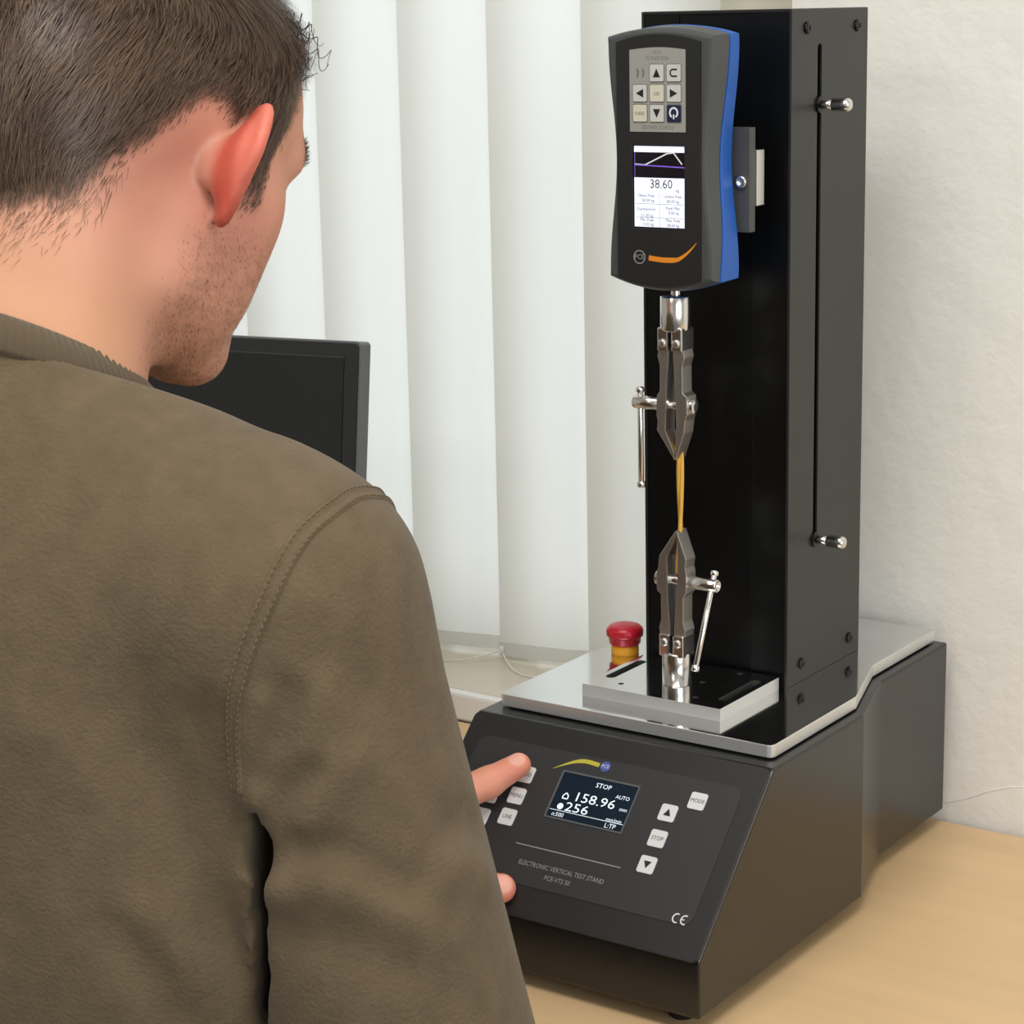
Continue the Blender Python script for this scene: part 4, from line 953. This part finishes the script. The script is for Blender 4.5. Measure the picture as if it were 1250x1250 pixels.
Ln = (0.0045 + 0.0125 * hm_ + 0.016 * tp) * rng.uniform(0.7, 1.25, len(Pn))
cl1, cl2 = lin(64, 49, 40), lin(140, 114, 92); mixv = np.clip(rng.normal(0.35, 0.25, len(Pn)) + 0.12 * hnoise(Pn, 120, 21), 0, 1)
colh = cl1[None] * (1 - mixv[:, None]) + cl2[None] * mixv[:, None]
h1 = strands(Pn, Nn, flow(Pn), Ln, np.full(len(Pn), 0.00018), colh, rng.normal(0, 0.28, len(Pn)))
# sparse nape hair and sideburn fluff below the hairline
wn = sstep(0.034, -0.002, hairline(Vh) - Vh[:, 2]) * (Vh[:, 2] < hairline(Vh)) * (Vh[:, 1] < -0.045) * (eard > 0.004)
Pp, Np = surf_sample(Vh, Qh, wn, 520)
Dp = np.stack([-0.6 * np.sign(Pp[:, 0]), np.zeros(len(Pp)), -np.ones(len(Pp))], 1) + rng.normal(size=Pp.shape) * 0.25
h2 = strands(Pp, Np, Dp, rng.uniform(0.004, 0.010, len(Pp)), np.full(len(Pp), 0.00010), np.tile(lin(104, 76, 58), (len(Pp), 1)), rng.normal(0, 0.4, len(Pp)), lift=0.15)
# stubble
ws = np.clip(stub, 0, 1) * (Vh[:, 2] > -0.118)
Pb, Nb = surf_sample(Vh, Qh, ws, 5000)
Db = np.stack([np.zeros(len(Pb)), 0.3 * np.ones(len(Pb)), -np.ones(len(Pb))], 1) + rng.normal(size=Pb.shape) * 0.3
h3 = strands(Pb, Nb, Db, rng.uniform(0.0010, 0.0022, len(Pb)), np.full(len(Pb), 0.00010), np.tile(lin(110, 78, 56), (len(Pb), 1)), np.zeros(len(Pb)), seg=2, lift=0.5)
# brows
wb = np.clip(brow_ * 2, 0, 1); Pe, Ne = surf_sample(Vh, Qh, wb, 700)
De = np.stack([np.sign(Pe[:, 0]), -0.4 * np.ones(len(Pe)), 0.25 * np.ones(len(Pe))], 1) + rng.normal(size=Pe.shape) * 0.2
h4 = strands(Pe, Ne, De, rng.uniform(0.005, 0.009, len(Pe)), np.full(len(Pe), 0.00014), np.tile(lin(70, 50, 38), (len(Pe), 1)), rng.normal(0, 0.2, len(Pe)), lift=0.3)
def merge(L):
    o = 0; V = []; Q = []; T_ = []
    for v, q, t in L: V.append(v); Q.append(q + o); T_.append(t); o += len(v)
    return np.concatenate(V), np.concatenate(Q), np.concatenate(T_)
Va, Qa, Ta = merge([h1, h2]); npmesh('hair', toworld(Va), Qa, ['hair'], person, Ta)
sb_ = npmesh('stubble', toworld(h3[0]), h3[1], ['hair'], person, h3[2]); sb_['kind'] = 'stuff'
fx_ = h4[0][h4[1][:, 0]][:, 0] > 0
for mk in (fx_, ~fx_):
    q_ = h4[1][mk]; us, inv = np.unique(q_, return_inverse=True); npmesh('eyebrow', toworld(h4[0][us]), inv.reshape(q_.shape), ['hair'], person, h4[2][us])
# curly forelock over the right temple
fl = MB(); r3 = random.Random(5)
for k in range(46):
    o_ = Vector((0.042 + r3.uniform(-0.010, 0.010), 0.060 + r3.uniform(-0.012, 0.006), 0.092 + r3.uniform(-0.010, 0.014)))
    dr = Vector((0.75 + r3.uniform(-0.3, 0.3), 0.55, 0.0 + r3.uniform(-0.5, 0.35))).normalized(); u_, v_, _ = basis(dr); ph = r3.uniform(0, 6.28); rad = r3.uniform(0.004, 0.0075); tn = r3.uniform(7, 14); Ln_ = r3.uniform(0.014, 0.028)
    p_ = []
    for i in range(40):
        t = i / 39; q_ = o_ + dr * Ln_ * t * (1 - 0.25 * t) + (u_ * math.cos(ph + tn * t) + v_ * math.sin(ph + tn * t)) * rad * min(t * 1.6, 1) - Vector((0, 0, 0.010 * t * t))
        p_.append(tuple(HM @ q_))
    fl.add(sweep(p_, [0.00034 * (1 - 0.5 * i / 39) for i in range(40)], 5), 0, True)
fl = fl.build('forelock', 'forelock', person); fl['kind'] = 'stuff'

# ---- armhole seams: a flat welt with two rows of stitching
SEAM = [(0.2011, -0.2757, 0.3999), (0.2044, -0.3001, 0.3957), (0.203, -0.3172, 0.3889), (0.2021, -0.332, 0.3759), (0.1999, -0.3423, 0.3599), (0.1946, -0.3492, 0.3428), (0.1883, -0.3523, 0.3223), (0.1833, -0.3525, 0.301), (0.1808, -0.3512, 0.2795), (0.1812, -0.3500, 0.2640)]
SEAMF = [(x - 0.006 - 0.022 * min(i / 3, 1), -0.556 - y, z) for i, (x, y, z) in enumerate(SEAM[1:])]          # the front half of the loop
def onto(P, it=14):
    P = np.array(P, float)
    for _ in range(it):
        f = lambda Q: np.asarray(shirt_sdf(Q[:, 0], Q[:, 1], Q[:, 2])).ravel(); e = 1e-3; d = f(P)
        G = np.stack([(f(P + np.eye(3)[k] * e) - d) / e for k in range(3)], 1); G /= np.linalg.norm(G, axis=1)[:, None] + 1e-9
        P = P - G * d[:, None] * 0.8
    return P, G
def resample(P, n):
    P = np.array(P); s_ = np.concatenate([[0], np.cumsum(np.linalg.norm(np.diff(P, axis=0), axis=1))]); t = np.linspace(0, s_[-1], n)
    Q = np.stack([np.interp(t, s_, P[:, k]) for k in range(3)], 1)
    for _ in range(int(n / 12)): Q[1:-1] = 0.25 * Q[:-2] + 0.5 * Q[1:-1] + 0.25 * Q[2:]
    return Q
for sd in (1, -1):
    path = SEAM[::-1] + SEAMF
    if sd < 0: path = [(SHL[0] - (x - SHR[0]), y + SHL[1] - SHR[1], z + SHL[2] - SHR[2]) for x, y, z in path]
    P, G = onto(resample(path, 150)); Tn = np.gradient(P, axis=0); Tn /= np.linalg.norm(Tn, axis=1)[:, None]; Sd = np.cross(Tn, G)
    V = []; F = []; cs = [(-0.0052, -0.0012), (-0.0044, 0.0007), (-0.0030, 0.0011), (-0.0012, 0.0004), (0, 0.0), (0.0012, 0.0004), (0.0030, 0.0011), (0.0044, 0.0007), (0.0052, -0.0012)]
    for a, b in cs: V.append(P + Sd * a + G * b)
    V = np.stack(V, 1); n, m_ = V.shape[:2]
    for i in range(n - 1):
        for k in range(m_ - 1): F.append((i * m_ + k, (i + 1) * m_ + k, (i + 1) * m_ + k + 1, i * m_ + k + 1))
    MB().add((V.reshape(-1, 3).tolist(), F), 0, True).build('armhole_seam', 'sweat', shirt)
    st = MB(); arc = np.concatenate([[0], np.cumsum(np.linalg.norm(np.diff(P, axis=0), axis=1))]); k = 0.0
    while k < arc[-1] - 0.004:
        for off in (-0.0031, 0.0031):
            q = [np.array([np.interp(k + dz, arc, (P + Sd * off + G * h)[:, c]) for c in range(3)]) for dz, h in ((0, 0.0006), (0.0007, 0.0014), (0.0022, 0.0014), (0.0029, 0.0006))]
            st.add(sweep(q, 0.00038, 5), 0, True)
        k += 0.0036
    st.build('stitching', 'thread', shirt)

# ---- trousers, shoes and the stool (below the desk edge)
def trousers_sdf(X, Y, Z):
    d = ell(X, Y, Z, (-0.006, -0.270, -0.195), (0.175, 0.140, 0.105))
    for x in (-0.1, 0.088):
        d = smin(d, rc(X, Y, Z, (x, -0.265, -0.205), (x * 1.4, 0.13, -0.175), 0.088, 0.066), 0.04)
        d = smin(d, rc(X, Y, Z, (x * 1.4, 0.13, -0.175), (x * 1.5, 0.13, -0.66), 0.064, 0.055), 0.02)
    return smax(d, -(Z + 0.68), 0.008)
Vt, Qt = nets(trousers_sdf, (-0.30, -0.43, -0.70), (0.30, 0.23, -0.07), 0.011)
npmesh('trousers', Vt, Qt, ['jeans'], person)
for x in (-0.15, 0.132):
    f = lambda X, Y, Z: smax(smin(rc(X, Y, Z, (x, 0.10, -0.695), (x * 1.05, 0.29, -0.712), 0.048, 0.040), rc(X, Y, Z, (x, 0.12, -0.66), (x, 0.12, -0.70), 0.046, 0.046), 0.03), -(Z + 0.738), 0.004)
    Vq, Qq = nets(f, (x - 0.07, 0.03, -0.745), (x + 0.07, 0.35, -0.60), 0.008); npmesh('shoe', Vq, Qq, ['shoe'], person)
stool = thing('stool', 'low black padded stool under the person in the olive sweatshirt', 'stool', (0, -0.28, FL))
MB().add(lathe((-0.005, -0.28, -0.345), (0, 0, 1), [(0, 0.165), (0.006, 0.175), (0.035, 0.178), (0.048, 0.165), (0.052, 0.12), (0.053, 0.0)], 40), 0, True).build('seat', 'stool_pad', stool)
MB().add(rod((-0.005, -0.28, -0.68), (-0.005, -0.28, -0.345), 0.022)).build('column', 'desk_metal', stool)
for k in range(5):
    a = 2 * math.pi * k / 5 + 0.3; p = (-0.005 + 0.24 * math.cos(a), -0.28 + 0.24 * math.sin(a))
    MB().add(sweep([(-0.005, -0.28, -0.675), (p[0], p[1], -0.70)], [0.02, 0.013], 10), 0, True).build('base_arm', 'desk_metal', stool)
    MB().add(lathe((p[0] - 0.012 * math.sin(a), p[1] + 0.012 * math.cos(a), -0.718), (-math.sin(a), math.cos(a), 0), [(-0.024, 0.015), (-0.020, 0.022), (-0.004, 0.022), (0, 0.015)], 18), 0, True).build('caster', 'rubber', stool)
